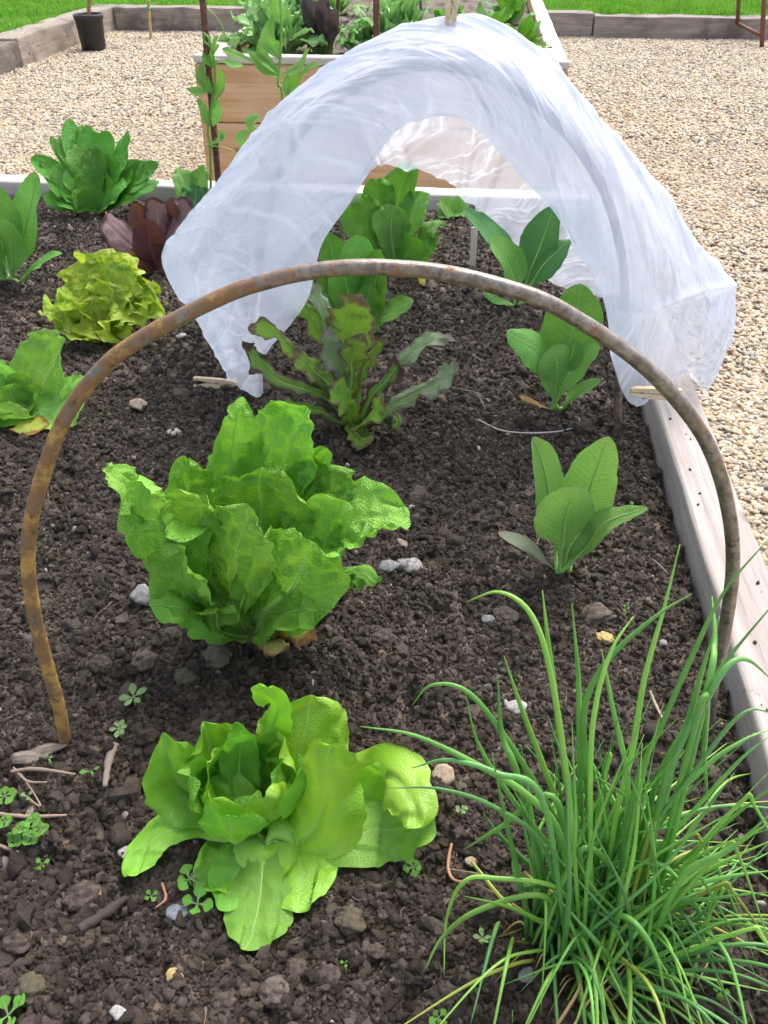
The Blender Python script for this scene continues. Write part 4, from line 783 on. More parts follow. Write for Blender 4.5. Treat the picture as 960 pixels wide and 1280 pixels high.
# ------------------------------------------------------------------ fleece
def fleece_material(name, base_op, fold_op, sc, gloss=.24, s1=.7):
    m, nt, out = newmat(name); T = NT(nt); pos = obj_coord(T); uv = T.n('ShaderNodeUVMap', uv_map='metric').outputs[0]
    nz = T.n('ShaderNodeTexNoise'); T.set(nz.inputs['Vector'], uv); nz.inputs['Scale'].default_value = 7; nz.inputs['Detail'].default_value = 3
    va = T.n('ShaderNodeVectorMath', operation='MULTIPLY_ADD'); T.set(va.inputs[0], nz.outputs['Color']); va.inputs[1].default_value = (.07, .07, 0); T.set(va.inputs[2], uv); duv = va.outputs[0]
    def vor(scl, feat, rot=0, st=(1, 1, 1)):
        v = T.n('ShaderNodeTexVoronoi', feature=feat); T.set(v.inputs['Vector'], T.map(duv, st, rot=(0, 0, rot))); v.inputs['Scale'].default_value = scl; return v.outputs['Distance']
    par = T.n('ShaderNodeSeparateXYZ'); T.set(par.inputs[0], T.n('ShaderNodeUVMap', uv_map='par').outputs[0]); tu_ = par.outputs[0]
    e3 = vor(46 * sc, 'DISTANCE_TO_EDGE', .9, (1, s1, 1)); e1 = vor(9 * sc, 'DISTANCE_TO_EDGE', .5, (1, s1, 1)); e2 = vor(20 * sc, 'DISTANCE_TO_EDGE', -.6, (1, s1 * 1.1, 1)); f1 = vor(9 * sc, 'F1', .5, (1, s1, 1)); f2 = vor(20 * sc, 'F1', -.6, (1, s1 * 1.1, 1)); f3 = vor(48 * sc, 'F1', .2)
    big = T.noise(pos, 7, 3); pat = T.rng(T.noise(pos, 11, 3), .42, .6)
    cr = T.math('MAXIMUM', T.math('MULTIPLY', T.rng(e1, 0, .045, 1, 0), T.rng(big, .4, .6, .35, 1)), T.math('MULTIPLY', T.rng(e2, 0, .05, .7, 0), pat))
    cr = T.math('MAXIMUM', cr, T.math('MULTIPLY', T.rng(e3, 0, .06, .5, 0), pat))
    op = T.math('ADD', T.math('ADD', base_op, T.math('MULTIPLY', cr, fold_op)), T.math('MULTIPLY', T.math('SUBTRACT', big, .5), .45), clamp=True); op = T.math('MULTIPLY', op, T.math('MULTIPLY', T.rng(tu_, .885, .95, 1, .66), T.rng(tu_, .0, .16, .8, 1)))
    col = T.mix(T.rng(T.noise(pos, 30, 5, .7), .66, .78, 0, .25), (.81, .86, 1.0), (.45, .44, .43))
    col = T.mix(T.math('MULTIPLY', cr, .5), col, (.95, .97, 1.0))
    h = T.math('ADD', T.math('MULTIPLY', f1, 1.0), T.math('ADD', T.math('MULTIPLY', f2, .5), T.math('MULTIPLY', f3, T.math('MULTIPLY', pat, .16)))); h = T.math('ADD', h, T.math('MULTIPLY', T.noise(pos, 800, 2), .012))
    nr = T.bump(h, .62, .018)
    b = T.bsdf(col, gloss, .8, 0, nr); tr = T.n('ShaderNodeBsdfTranslucent'); T.set(tr.inputs[0], col); T.set(tr.inputs['Normal'], nr)
    mx = T.n('ShaderNodeMixShader'); mx.inputs[0].default_value = .5; T.set(mx.inputs[1], b.outputs[0]); T.set(mx.inputs[2], tr.outputs[0])
    tp = T.n('ShaderNodeBsdfTransparent'); m2 = T.n('ShaderNodeMixShader'); T.set(m2.inputs[0], op); T.set(m2.inputs[1], tp.outputs[0]); T.set(m2.inputs[2], mx.outputs[0]); T.set(out.inputs[0], m2.outputs[0]); return m
M['fleece'] = fleece_material('garden_fleece', .78, .2, 1.0); M['sheer'] = fleece_material('sheer_fleece', .42, .28, 1.6, .5, .12)
# each station: hem pixel + Y, crest pixel + Y
ST = [((328, 499, 1.20), (294, 499, 1.225)), ((334, 445, 1.17), (283, 462, 1.23)), ((366, 402, 1.14), (256, 408, 1.27)), ((385, 372, 1.12), (226, 370, 1.31)), ((395, 330, 1.11), (206, 325, 1.34)),
      ((406, 300, 1.11), (222, 293, 1.34)), ((440, 250, 1.11), (249, 256, 1.32)), ((462, 217, 1.12), (274, 224, 1.30)), ((477, 187, 1.13), (303, 182, 1.28)), ((492, 166, 1.14), (338, 143, 1.27)), ((510, 155, 1.15), (375, 108, 1.265)),
      ((528, 150, 1.16), (412, 80, 1.26)), ((546, 147, 1.165), (452, 57, 1.26)), ((564, 147, 1.165), (500, 33, 1.26)), ((582, 152, 1.16), (565, 22, 1.26)), ((604, 168, 1.15), (615, 30, 1.26)), ((626, 190, 1.14), (655, 50, 1.26)), ((646, 218, 1.13), (690, 76, 1.26)),
      ((668, 240, 1.12), (722, 108, 1.26)), ((690, 262, 1.11), (756, 152, 1.26)), ((704, 284, 1.10), (792, 198, 1.26)), ((718, 312, 1.10), (826, 240, 1.265)), ((738, 340, 1.10), (851, 280, 1.27)), ((754, 372, 1.11), (872, 314, 1.275)),
      ((761, 408, 1.12), (896, 335, 1.28)), ((764, 446, 1.13), (910, 368, 1.28)), ((774, 480, 1.15), (912, 410, 1.27)), ((785, 500, 1.16), (898, 452, 1.25)), ((796, 508, 1.165), (880, 486, 1.23))]
def P3(q): return ony(*q)
A_ = np.array([P3(a) for a, c in ST]); C_ = np.array([P3(c) for a, c in ST]); K = len(ST)
mid = []
for k in range(K):
    m = A_[k] * .5 + C_[k] * .5; u = k / (K - 1); bul = .045 * math.sin(math.pi * min(1, max(0, u))) + .008
    cx = np.array([-.05, 1.2, .1]); outw = (m - cx); outw[1] = 0; outw /= np.linalg.norm(outw); m = m + (np.array([0, 0, .05]) if k >= K - 1 else np.array([0, 0, .02]) if k == K - 2 else 0); mid.append(m + np.array([0, -bul * .8, 0]) + outw * bul * .5)
B_ = np.array(mid); D_ = C_.copy(); D_[:, 1] += .07; D_[:, 2] = np.maximum(.01, C_[:, 2] - .035); D_[:, 0] = -.05 + (C_[:, 0] + .05) * .97
# right foot of the cloth lies over the board
def sheet(name, rows, nu, nv, mat, parent, amp, seed, freq=(6, 30), lift=True, foldmask=None, creases=0):
    tu = np.linspace(0, 1, nu); R_ = [catmull(r, tu) for r in rows]; tv = np.linspace(0, 1, nv); P = np.zeros((nu, nv, 3))
    rr = np.array(R_)
    for i in range(nu): P[i] = catmull(rr[:, i], tv)
    dU = np.gradient(P, axis=0); dV = np.gradient(P, axis=1); N = np.cross(dU, dV); N /= np.linalg.norm(N, axis=2)[..., None] + 1e-9
    au = np.cumsum(np.linalg.norm(np.diff(P, axis=0, prepend=P[:1]), axis=2), 0); av = np.cumsum(np.linalg.norm(np.diff(P, axis=1, prepend=P[:, :1]), axis=2), 1)
    def ridge(a, b, s): n = vn(a, b, seed=s); return 1 - 2 * np.sqrt(np.abs(n) + .003)
    w = .02 * vn(au * 9, av * 9, seed=seed)
    d = amp * (.25 * ridge(au * freq[0] + av * 5 + w * 30, av * freq[1] * .5, seed + 1) + .7 * ridge(au * 10 - av * 14, av * 9 + au * 8, seed + 2) + .5 * ridge(au * 30 + av * 20, av * 36, seed + 3) + .25 * ridge(au * 80, av * 60 + au * 30, seed + 4))
    d += amp * 1.6 * vn(au * 11, av * 11, seed=seed + 5) 
    rs = np.random.default_rng(seed)
    for _ in range(creases):                               # long sharp creases in all directions
        cu, cv = rs.uniform(0, au.max()), rs.uniform(0, av.max()); an = rs.uniform(0, np.pi); ln = rs.uniform(.04, .16); wd = rs.uniform(.003, .011); am = rs.uniform(.0012, .0042) * rs.choice([1, 1, -1])
        a_ = (au - cu) * np.cos(an) + (av - cv) * np.sin(an); b_ = -(au - cu) * np.sin(an) + (av - cv) * np.cos(an) + .02 * np.sin(a_ * 20 + cu * 9)
        d += am * np.exp(-np.abs(b_) / wd) * np.exp(-(a_ / ln) ** 4)
    if foldmask is not None: d += foldmask(tu[:, None], tv[None], au, av)
    P = P + N * d[..., None]
    e = amp * 1.2 * vn(au * 22, av * 0, seed=seed + 7); P += (dV / (np.linalg.norm(dV, axis=2)[..., None] + 1e-9)) * (e * (tv[None] < .04))[..., None]
    g = np.where(P[..., 0] > .27, np.where(P[..., 0] < .41, .048 - np.clip((.30 - P[..., 0]) / .03, 0, 1) * .043, -.3), .006); P[..., 2] = np.maximum(P[..., 2], g)
    loc = np.array(parent.location); uv = {'metric': np.stack([au, av], -1).reshape(-1, 2), 'par': np.stack([tu[:, None] + 0 * au, tv[None] + 0 * au], -1).reshape(-1, 2)}
    return link(name, mesh_np(name, (P - loc).reshape(-1, 3), grid_quads(nu, nv), uv), mat, parent)
fl = empty('fleece_cover', (-.045, 1.25, 0), 'crumpled translucent white fleece draped over the second hoop as a tunnel', 'fleece cover')
folds = lambda tu, tv, au, av: .009 * np.exp(-np.abs(tu - .865 - .07 * (tv - .5)) / .008) * np.clip(tv * 3, 0, 1) + .007 * np.exp(-np.abs(tu - .60 + .10 * (tv - .7)) / .006) * np.clip((tv - .3) * 3, 0, 1) + .009 * np.abs(np.sin(tu * 22 + tv * 3 + 3 * vn(au * 4, av * 3, seed=93))) * tv * (1 - tv) * 2 + .006 * np.sin(tv * 9 + tu * 14 + 2 * vn(au * 5, av * 5, seed=91)) * np.sin(np.pi * np.clip(tv, 0, 1)) 
sheet('cloth', [A_, A_ * .72 + B_ * .28 + np.array([0, -.008, 0]), B_, C_ * .6 + B_ * .4 + (C_ - A_) * .03, C_, D_], 560, 170, M['fleece'], fl, .0011, 500, foldmask=folds, creases=110)
# rear curtain: falls from the crest to the ground behind, thin enough to see through
E = {0: (-.40, 1.34, .01), 3: (-.44, 1.42, .01), 6: (-.45, 1.55, .01), 8: (-.42, 1.68, .03)}
epx = [(9, (455, 228, 1.72)), (10, (472, 206, 1.80)), (12, (512, 212, 1.84)), (14, (553, 222, 1.84)), (16, (578, 248, 1.82)), (18, (602, 270, 1.80)), (20, (632, 296, 1.78)), (21, (668, 345, 1.76)), (22, (692, 352, 1.75))]
for k, q in epx: E[k] = tuple(P3(q))
E[24] = (.30, 1.66, .01); E[26] = (.37, 1.50, .05); E[28] = (.385, 1.34, .05)
ke = sorted(E); Eb = np.array([[np.interp(k, ke, [E[q][c] for q in ke]) for c in range(3)] for k in range(K)])
C2 = D_ * 1.0; M1 = C2 * .62 + Eb * .38; M1[:, 2] = np.maximum(M1[:, 2], C2[:, 2] * .80 + Eb[:, 2] * .15); M1[:, 1] += .10
M2 = C2 * .22 + Eb * .78; M2[:, 1] += .03; M2[:, 2] += .02
cf = lambda tu, tv, au, av: (.0045 * np.sin(tu * 85 + 2.2 * vn(tu * 9 + 0 * tv, tv * 1.5 + 0 * tu, seed=77)) + .0016 * np.sin(tu * 190 + 2 * vn(tu * 14 + 0 * tv, tv * 2 + 0 * tu, seed=79))) * np.clip(tv * 1.6, 0, 1)
sheet('rear_curtain', [C2, M1, M2, Eb], 480, 120, M['sheer'], fl, .0008, 700, freq=(14, 8), foldmask=cf, creases=70)

# ------------------------------------------------------------------ clothes pegs
M['peg'] = wood_material('peg_wood', (.62, .44, .28), (.76, .60, .42), (.38, .24, .13), 0, .7)
M['spring'] = grainy('galvanised_wire', (.25, .24, .22), (.45, .43, .4), rough=.4, metal=.8)
def peg(label, p, d, up, open_=0.0, L=.074):
    """p: jaw point, d: direction jaw->tail"""
    p = np.array(p, float); e = empty('clothes_peg', p, label, 'clothes peg', 'wooden clothes pegs')
    d = Vector(d).normalized(); u = Vector(up); u = (u - d * u.dot(d)).normalized(); w = d.cross(u)
    for sg in (1, -1):
        bm = bmesh.new(); pr = [(0, .0005), (L * .15, .0005), (L * .2, .002), (L * .26, .0005), (L * .5, .0005), (L, .0045), (L, .0085), (L * .45, .0085), (L * .06, .0065), (0, .004)]
        vs_ = []
        for z in (-.0048, .0048): vs_.append([bm.verts.new(d * a + u * (b * sg) + w * z) for a, b in pr])
        bm.faces.new(vs_[0]); bm.faces.new(vs_[1][::-1]); n = len(pr)
        for i in range(n): bm.faces.new((vs_[0][i], vs_[1][i], vs_[1][(i + 1) % n], vs_[0][(i + 1) % n]))
        bmesh.ops.recalc_face_normals(bm, faces=bm.faces[:]); bmesh.ops.bevel(bm, geom=bm.edges[:], offset=.0006, segments=1, affect='EDGES')
        me = bpy.data.meshes.new('prong'); bm.to_mesh(me); bm.free(); link('prong', me, M['peg'], e, smooth=False)
    th = np.linspace(0, 6.28 * 4, 60); c = d * (L * .42)
    pts = [np.array(c + (d * math.cos(a) + u * math.sin(a)) * .0042 + w * (-.0045 + .009 * i / 60)) for i, a in enumerate(th)]
    pts = [np.array(c + u * .0092 - d * .012 - w * .004)] + pts + [np.array(c - u * .0092 - d * .012 + w * .004)]
    link('spring', tube_mesh('spring', pts, .0008, 5), M['spring'], e)
peg('pale peg standing upright on top of the fleece tunnel', ony(563, 41, 1.245), (0.0, .15, 1), (1, 0, 0))
pl_ = onz(296, 481, .030); peg('peg held just above the soil at the left foot of the fleece', pl_, onz(243, 477, .030) - pl_, (0, .2, 1))
pr_ = ony(788, 489, 1.105); peg('peg clipped at the right foot of the fleece beside the board', pr_, (1, .04, -.05), (0, .1, 1), L=.072)

# ------------------------------------------------------------------ chives
chm = {}
for nm, c1_, c2_, in (('chive_green', (.10, .34, .04), (.17, .46, .06)), ('chive_light', (.21, .50, .05), (.31, .60, .08)), ('chive_deep', (.07, .26, .055), (.12, .36, .075)), ('chive_yellow', (.45, .45, .05), (.30, .42, .05)), ('chive_straw', (.60, .38, .12), (.70, .52, .25))):
    m, nt, out = newmat(nm); T = NT(nt); pos = obj_coord(T); rnd = T.n('ShaderNodeObjectInfo').outputs['Random']
    c = T.mix(T.rng(T.noise(pos, 18, 3), .35, .65), c1_, c2_); c = T.mix(T.math('MULTIPLY', T.noise(pos, 350, 2), .25), c, (.35, .5, .25))
    h = T.n('ShaderNodeHueSaturation'); T.set(h.inputs['Color'], c); T.set(h.inputs['Value'], T.rng(rnd, 0, 1, .8, 1.25)); b = T.bsdf(h.outputs[0], .38, .5, 0, T.bump(T.noise(pos, 500, 2), .2, .0005))
    tr = T.n('ShaderNodeBsdfTranslucent'); T.set(tr.inputs[0], c); mx = T.n('ShaderNodeMixShader'); mx.inputs[0].default_value = .15; T.set(mx.inputs[1], b.outputs[0]); T.set(mx.inputs[2], tr.outputs[0]); T.set(out.inputs[0], mx.outputs[0]); chm[nm] = m
cb = onz(738, 1165); ch = empty('chives', cb, 'big spreading clump of chives with some yellowed blades at the bottom right', 'chives')
def blade(pts, w=.0021, mat='chive_green', flat=.8, label=None):
    pts = [np.array(p) for p in pts]; n = 26
    me = tube_mesh('leaf', np.array(pts) - cb, [w * .75, w, w * 1.05, w, w * .85, w * .5, w * .12], 7, n, flat=flat)
    o = link('leaf', me, chm[mat], ch)
    if label: o['label'] = label
    return o
def bpx(path, w=.0021, mat='chive_green', **k):
    """path: tip ... base pixels with a Y offset from the clump"""
    blade([ony(x, y, cb[1] + dy) for x, y, dy in path][::-1], w, mat, **k)
def auto(path, w=.0022, mat=None, tip=.06):
    n = len(path); bx = path[-1]; b = cb + np.array([(bx[0] - 738) * .00035, RNG.normal(0, .012), 0]); q = []
    for i, (x, y) in enumerate(path):
        f = 1 - i / n; p = ony(x, y, cb[1] + tip * f + b[1] - cb[1]); 
        if p[2] < .008: p = onz(x, y, .008)
        q.append(p)
    blade([b] + q[::-1], w, mat or random.choice(['chive_green', 'chive_green', 'chive_deep', 'chive_light']))
TR = [([(583, 752), (625, 740), (665, 770), (690, 850), (712, 1000)], .05), ([(678, 738), (685, 800), (698, 900), (712, 1010)], .06), ([(715, 755), (723, 850), (725, 950)], .06),
      ([(850, 680), (830, 760), (805, 850), (790, 940), (768, 1030)], .09), ([(865, 742), (820, 770), (760, 825), (730, 890), (735, 1000)], .06), ([(962, 672), (905, 740), (865, 820), (830, 900), (790, 1000)], .08),
      ([(975, 745), (905, 830), (870, 890), (820, 980)], .06), ([(962, 847), (935, 825), (910, 832), (880, 880), (840, 960)], .05), ([(515, 882), (538, 857), (580, 862), (622, 908), (672, 985), (705, 1050)], .02),
      ([(450, 908), (520, 920), (600, 958), (660, 995), (702, 1050)], .01), ([(515, 960), (560, 950), (622, 967), (680, 1005)], .02), ([(484, 985), (550, 986), (620, 1010), (680, 1060)], -.01), ([(582, 868), (596, 925), (622, 972), (652, 1015), (700, 1080)], .03),
      ([(630, 820), (650, 880), (682, 965), (712, 1050)], .05), ([(622, 845), (628, 920), (650, 980)], .04), ([(792, 770), (765, 812), (745, 880), (738, 970)], .06), ([(752, 812), (765, 880), (785, 1000)], .05),
      ([(555, 1222), (558, 1150), (580, 1102), (622, 1098), (700, 1112)], -.02), ([(530, 1215), (553, 1172), (598, 1138), (680, 1120)], -.03), ([(640, 1290), (644, 1200), (668, 1166), (745, 1156)], -.05),
      ([(765, 1235), (740, 1130), (725, 1068), (745, 1064), (768, 1098)], -.02), ([(948, 1290), (905, 1200), (868, 1130), (832, 1084), (805, 1088), (770, 1120)], -.04), ([(832, 1290), (825, 1210), (800, 1160), (772, 1146)], -.06),
      ([(965, 1088), (900, 1098), (840, 1120)], .0), ([(965, 1115), (900, 1122), (840, 1135)], -.01), ([(965, 1150), (900, 1150), (840, 1150)], -.02), ([(965, 1050), (900, 1080), (830, 1120)], .01), ([(962, 920), (925, 950), (870, 1010), (810, 1080)], .03),
      ([(962, 890), (935, 888), (905, 915), (860, 975), (800, 1060)], .03), ([(962, 912), (930, 925), (880, 960), (820, 1030)], .04), ([(960, 1020), (915, 1060), (850, 1100)], .0), ([(885, 1290), (840, 1230), (800, 1190)], -.06), ([(690, 1290), (720, 1230), (745, 1190)], -.06),
      ([(800, 1290), (780, 1240), (760, 1200)], -.06), ([(1000, 960), (930, 1010), (860, 1070), (790, 1120)], .02), ([(885, 1005), (880, 950), (876, 880)], .04), ([(580, 1062), (625, 1035), (695, 1000)], .01), ([(605, 1018), (625, 1045), (670, 1090)], .0),
      ([(930, 1262), (905, 1240), (860, 1215), (800, 1200)], -.05), ([(580, 1120), (640, 1135), (690, 1160)], -.03), ([(650, 1240), (690, 1200), (730, 1180)], -.05), ([(900, 770), (880, 830), (860, 900), (830, 980)], .08), ([(890, 745), (893, 800), (880, 880)], .08)]
for path, tip in TR: auto(path, RNG.uniform(.0018, .0026), None, tip)
for i in range(120):                                   # the dense upright heart
    a = RNG.uniform(0, 6.28); rr = .055 * math.sqrt(RNG.uniform(0, 1)); b = cb + np.array([rr * math.cos(a) * 1.15, rr * math.sin(a) * .9, 0])
    tx = RNG.normal(835, 85) if i % 3 else RNG.uniform(620, 800); ty = RNG.uniform(860, 1110) + abs(tx - 800) * .3; tp = ony(tx, ty, cb[1] + RNG.uniform(-.02, .09))
    m = b * .5 + tp * .5 + np.array([RNG.normal(0, .008), RNG.normal(0, .008), .015 + .02 * RNG.uniform()]); blade([b, b * .75 + m * .25 + [0, 0, .02], m, tp], RNG.uniform(.0012, .0023), random.choice(['chive_green', 'chive_green', 'chive_deep', 'chive_light']))
for i in range(95):                                    # lower sprawling blades
    a = RNG.uniform(-2.9, .6) if i % 2 else RNG.uniform(-1.3, .9); L = RNG.uniform(.07, .17) if i % 2 else RNG.uniform(.10, .24); b = cb + np.array([RNG.normal(0, .03), RNG.normal(0, .03), 0]); d = np.array([math.cos(a), math.sin(a), 0])
    hgt = RNG.uniform(.02, .09); tp = b + d * L; tp[2] = max(.01, RNG.uniform(-.02, .05)); m = b + d * L * .5; m[2] = hgt
    blade([b, b * .6 + m * .4 + [0, 0, .012], m, tp], RNG.uniform(.0013, .0022), random.choice(['chive_green', 'chive_light', 'chive_light', 'chive_yellow'] if i % 3 == 0 else ['chive_green', 'chive_light', 'chive_deep']))
for path in ([(590, 1078), (640, 1135), (700, 1155)], [(690, 1292), (722, 1240), (728, 1215)], [(795, 1190), (770, 1225), (735, 1262)], [(820, 1172), (822, 1205), (838, 1260)], [(925, 1005), (895, 1010), (880, 1020)], [(640, 1130), (670, 1150), (708, 1153)], [(880, 1170), (885, 1200), (870, 1230)], [(712, 1290), (745, 1240), (800, 1185)], [(655, 1090), (700, 1130), (735, 1150)]):
    pts = [onz(x, y, .02 + .02 * RNG.uniform()) for x, y in path]; blade(pts, .0019, random.choice(['chive_straw', 'chive_straw', 'chive_yellow']), .4, label='dry straw-coloured blade lying through the clump')

for i in range(34):                                    # papery dry sheaths and short broken stubs round the base
    a = RNG.uniform(0, 6.28); b = cb + np.array([.05 * math.cos(a), .042 * math.sin(a), .004]); d = np.array([math.cos(a + RNG.normal(0, .5)), math.sin(a + RNG.normal(0, .5)), 0]) * RNG.uniform(.02, .06)
    blade([b, b + d * .5 + [0, 0, RNG.uniform(.005, .03)], b + d + [0, 0, RNG.uniform(-.002, .03)]], RNG.uniform(.0010, .0019), random.choice(['chive_straw', 'chive_yellow', 'chive_light', 'chive_straw']), .35)
for i in range(12):                                    # kinked blades
    a = RNG.uniform(-.4, 2.6); b = cb + np.array([RNG.normal(0, .025), RNG.normal(0, .02), 0]); k1 = b + np.array([math.cos(a) * .07, math.sin(a) * .04, RNG.uniform(.09, .16)]); k2 = k1 + np.array([math.cos(a) * .012, -.004, -.004]); e_ = k2 + np.array([math.cos(a + RNG.normal(0, .4)) * .05, -.03, -RNG.uniform(.05, .09)])
    blade([b, b * .5 + k1 * .5, k1, k2, e_], RNG.uniform(.0016, .0023), random.choice(['chive_green', 'chive_light', 'chive_yellow']), .6)

# ------------------------------------------------------------------ canes, peas
M['cane_rust'] = grainy('rusty_cane', (.10, .04, .03), (.20, .085, .055), 60, .6, .4, c2=(.30, .14, .07)); M['bamboo'] = grainy('bamboo', (.42, .28, .12), (.55, .40, .20), 30, .5, .4, c2=(.3, .2, .1))
M['tie'] = grainy('green_tie', (.05, .22, .10), (.10, .32, .18), 30, .5); M['white_stick'] = wood_material('plant_label_wood', (.68, .58, .46), (.80, .72, .60), (.5, .4, .3), 2, .5)
def stick(name, label, cat, p0, p1, r, mat, seg=10, group=None, bulge=None):
    p0, p1 = np.array(p0), np.array(p1); pts = [p0, p0 * .5 + p1 * .5 + (np.array(bulge) if bulge else 0), p1]
    o = link(name, tube_mesh(name, np.array(pts) - p0, r, seg, 24, wob=.06), M[mat]); o.location = p0; return tag(o, label, cat, group)
s0 = ony(273, 236, 2.215); s0 = np.array([s0[0], 2.215, -.02]); s1 = ony(248, -60, 2.20)
stick('support_cane', 'dark rusty cane with a pea shoot climbing it, back left of the bed', 'cane', s0, s1, .0085, 'cane_rust', group='rusty support canes')
t0 = ony(471, 60, 3.25); t1 = ony(470, -40, 3.25); t0[2] = .18; stick('support_cane', 'rusty red cane standing in the far bed just left of the upright peg', 'cane', t0, t1, .011, 'cane_rust', group='rusty support canes')
t0 = ony(421, 30, 4.0); t0[2] = .19; t1 = ony(423, -20, 4.0); stick('support_cane', 'thin dark cane among the purple leaves in the far bed', 'cane', t0, t1, .007, 'cane_rust', group='rusty support canes')
t0 = ony(527, 15, 4.2); t0[2] = .19; t1 = ony(525, -25, 4.2); stick('support_cane', 'thin grey cane at the top centre of the far bed', 'cane', t0, t1, .007, 'sleeper_x', group='rusty support canes')
t0 = onz(189, 50, GZ); stick('bamboo_cane', 'thin bamboo cane pushed in the gravel beside the sleeper, with a green tie', 'cane', t0, ony(181, -60, t0[1]), .012, 'bamboo')
tie = ony(185, 11, t0[1] - .02); o = link('plant_tie', tube_mesh('plant_tie', [[0, 0, -.012], [0, 0, .012]], .02, 10), M['tie']); o.location = tie; tag(o, 'green plastic tie round the bamboo cane', 'plant tie')
st = onz(590, 336); o = link('plant_stick', box_mesh('plant_stick', -.007, .007, -.0015, .0015, -.03, .098, bev=.0006), M['white_stick']); o.location = st; o.rotation_euler = (R(6), R(-1), R(8)); tag(o, 'plain pale wooden plant label stick upright inside the tunnel', 'plant label')
# rusty frame at the upper right
fr = empty('plant_support', onz(952, 60, GZ), 'rusty metal plant support frame standing in the gravel at the top right corner', 'support frame'); f0 = np.array(fr.location)
f1 = ony(958, -60, f0[1]); link('post', tube_mesh('post', [f0 * 0, f1 - f0], .018, 10), M['cane_rust'], fr)
g0 = ony(953, 46, f0[1]); g1 = ony(922, 29, f0[1] + .35); g2 = ony(926, -60, f0[1] + .35); link('rail', tube_mesh('rail', [g0 - f0, g1 - f0], .014, 8), M['cane_rust'], fr); link('post', tube_mesh('post', [g1 - f0, g2 - f0], .016, 8), M['cane_rust'], fr)

Pe = Plant('pea_plant', 'pea shoot with grey-green oval leaves climbing the rusty cane at upper left', 'pea plant', (262, 245), z4, R=.02, H=300); Pe.b = np.array([s0[0] - .02, 2.19, 0]); Pe.o.location = Pe.b
def stemtube(pl, px, r, mat='pea', dy=0.0):
    pts = np.array([ony(*pl.Z(x, y), pl.b[1] + dy + (q if (q := 0) else 0)) for x, y in px]); pts = np.vstack([[pl.b], pts]) if pl is not None else pts
    me = tube_mesh('stem', pts - np.array(pl.o.location), r, 6, 40); link('stem', me, chm['chive_light'], pl.o)
stemtube(Pe, [(215, 640), (205, 560), (225, 430), (235, 300), (215, 180), (185, 140)], .0035)
def freeleaf(pl, b, mids, hw, kind, mat, dy=0.0, **k):
    pts = [ony(*pl.Z(*b), pl.b[1] + dy)] + [ony(*pl.Z(x, y), pl.b[1] + dy - .01 * i) for i, (x, y) in enumerate(mids)]
    leaf(pl.o, pts, msize(hw / (pl.Z(1, 0)[0] - pl.Z(0, 0)[0]) ** -1, pts[-1]), kind, mat, res=(12, 16), ruff=.003, rf=40, **k)
for b, mm, h in (((225, 400), [(180, 330), (195, 250)], 26), ((235, 420), [(265, 370), (265, 290)], 36), ((215, 390), [(150, 400), (112, 378)], 22), ((215, 540), [(190, 490), (155, 420)], 30), ((225, 540), [(245, 480), (240, 420)], 26), ((235, 290), [(220, 240), (250, 190)], 34),
                 ((215, 200), [(190, 160), (180, 135)], 20), ((225, 210), [(240, 180), (250, 160)], 24), ((265, 210), [(310, 230), (395, 262)], 20), ((270, 260), [(310, 275), (360, 285)], 20), ((290, 190), [(315, 185), (342, 170)], 22),
                 ((250, 560), [(270, 590), (195, 635)], 12), ((215, 640), [(260, 590), (275, 560)], 12)):
    freeleaf(Pe, b, mm, h * 1.15, 'oval', 'pea', dy=RNG.uniform(-.03, .01), face=(RNG.uniform(-.4, .4), .3), fold=.25)
link('tendril', tube_mesh('tendril', np.array([ony(*z4(x, y), 2.18) for x, y in ((205, 625), (260, 630), (310, 645), (330, 660), (350, 640))]) - np.array(Pe.o.location), .0015, 5, 30), chm['chive_light'], Pe.o)
link('tendril', tube_mesh('tendril', np.array([ony(*z4(x, y), 2.18) for x, y in ((290, 190), (265, 110), (230, 60), (205, 40))]) - np.array(Pe.o.location), .0012, 5, 30), chm['chive_light'], Pe.o)
Pf = Plant('pea_plant', 'tall pea shoot with pointed leaves rising behind the left shoulder of the fleece', 'pea plant', (352, 130), z4, R=.02, H=300); Pf.b = np.array([ony(350, 130, 2.18)[0], 2.18, .0]); Pf.o.location = Pf.b
stemtube(Pf, [(525, 430), (505, 360), (515, 250), (520, 120), (515, -40)], .0035)
for b, mm, h in (((515, 250), [(470, 180), (485, 62)], 38), ((515, 100), [(500, 40), (505, -30)], 30), ((500, 310), [(440, 250), (425, 168)], 30), ((520, 330), [(450, 290), (375, 215)], 34), ((530, 320), [(590, 290), (645, 205)], 26),
                 ((545, 420), [(540, 370), (545, 320)], 20), ((565, 400), [(580, 340), (600, 290)], 26), ((600, 330), [(640, 290), (700, 270)], 18), ((390, 560), [(400, 520), (430, 505)], 32), ((350, 640), [(360, 590), (395, 560)], 30)):
    freeleaf(Pf, b, mm, h * 1.1, 'oval', 'pea', dy=RNG.uniform(-.02, .02), face=(RNG.uniform(-.4, .4), .3), fold=.25)

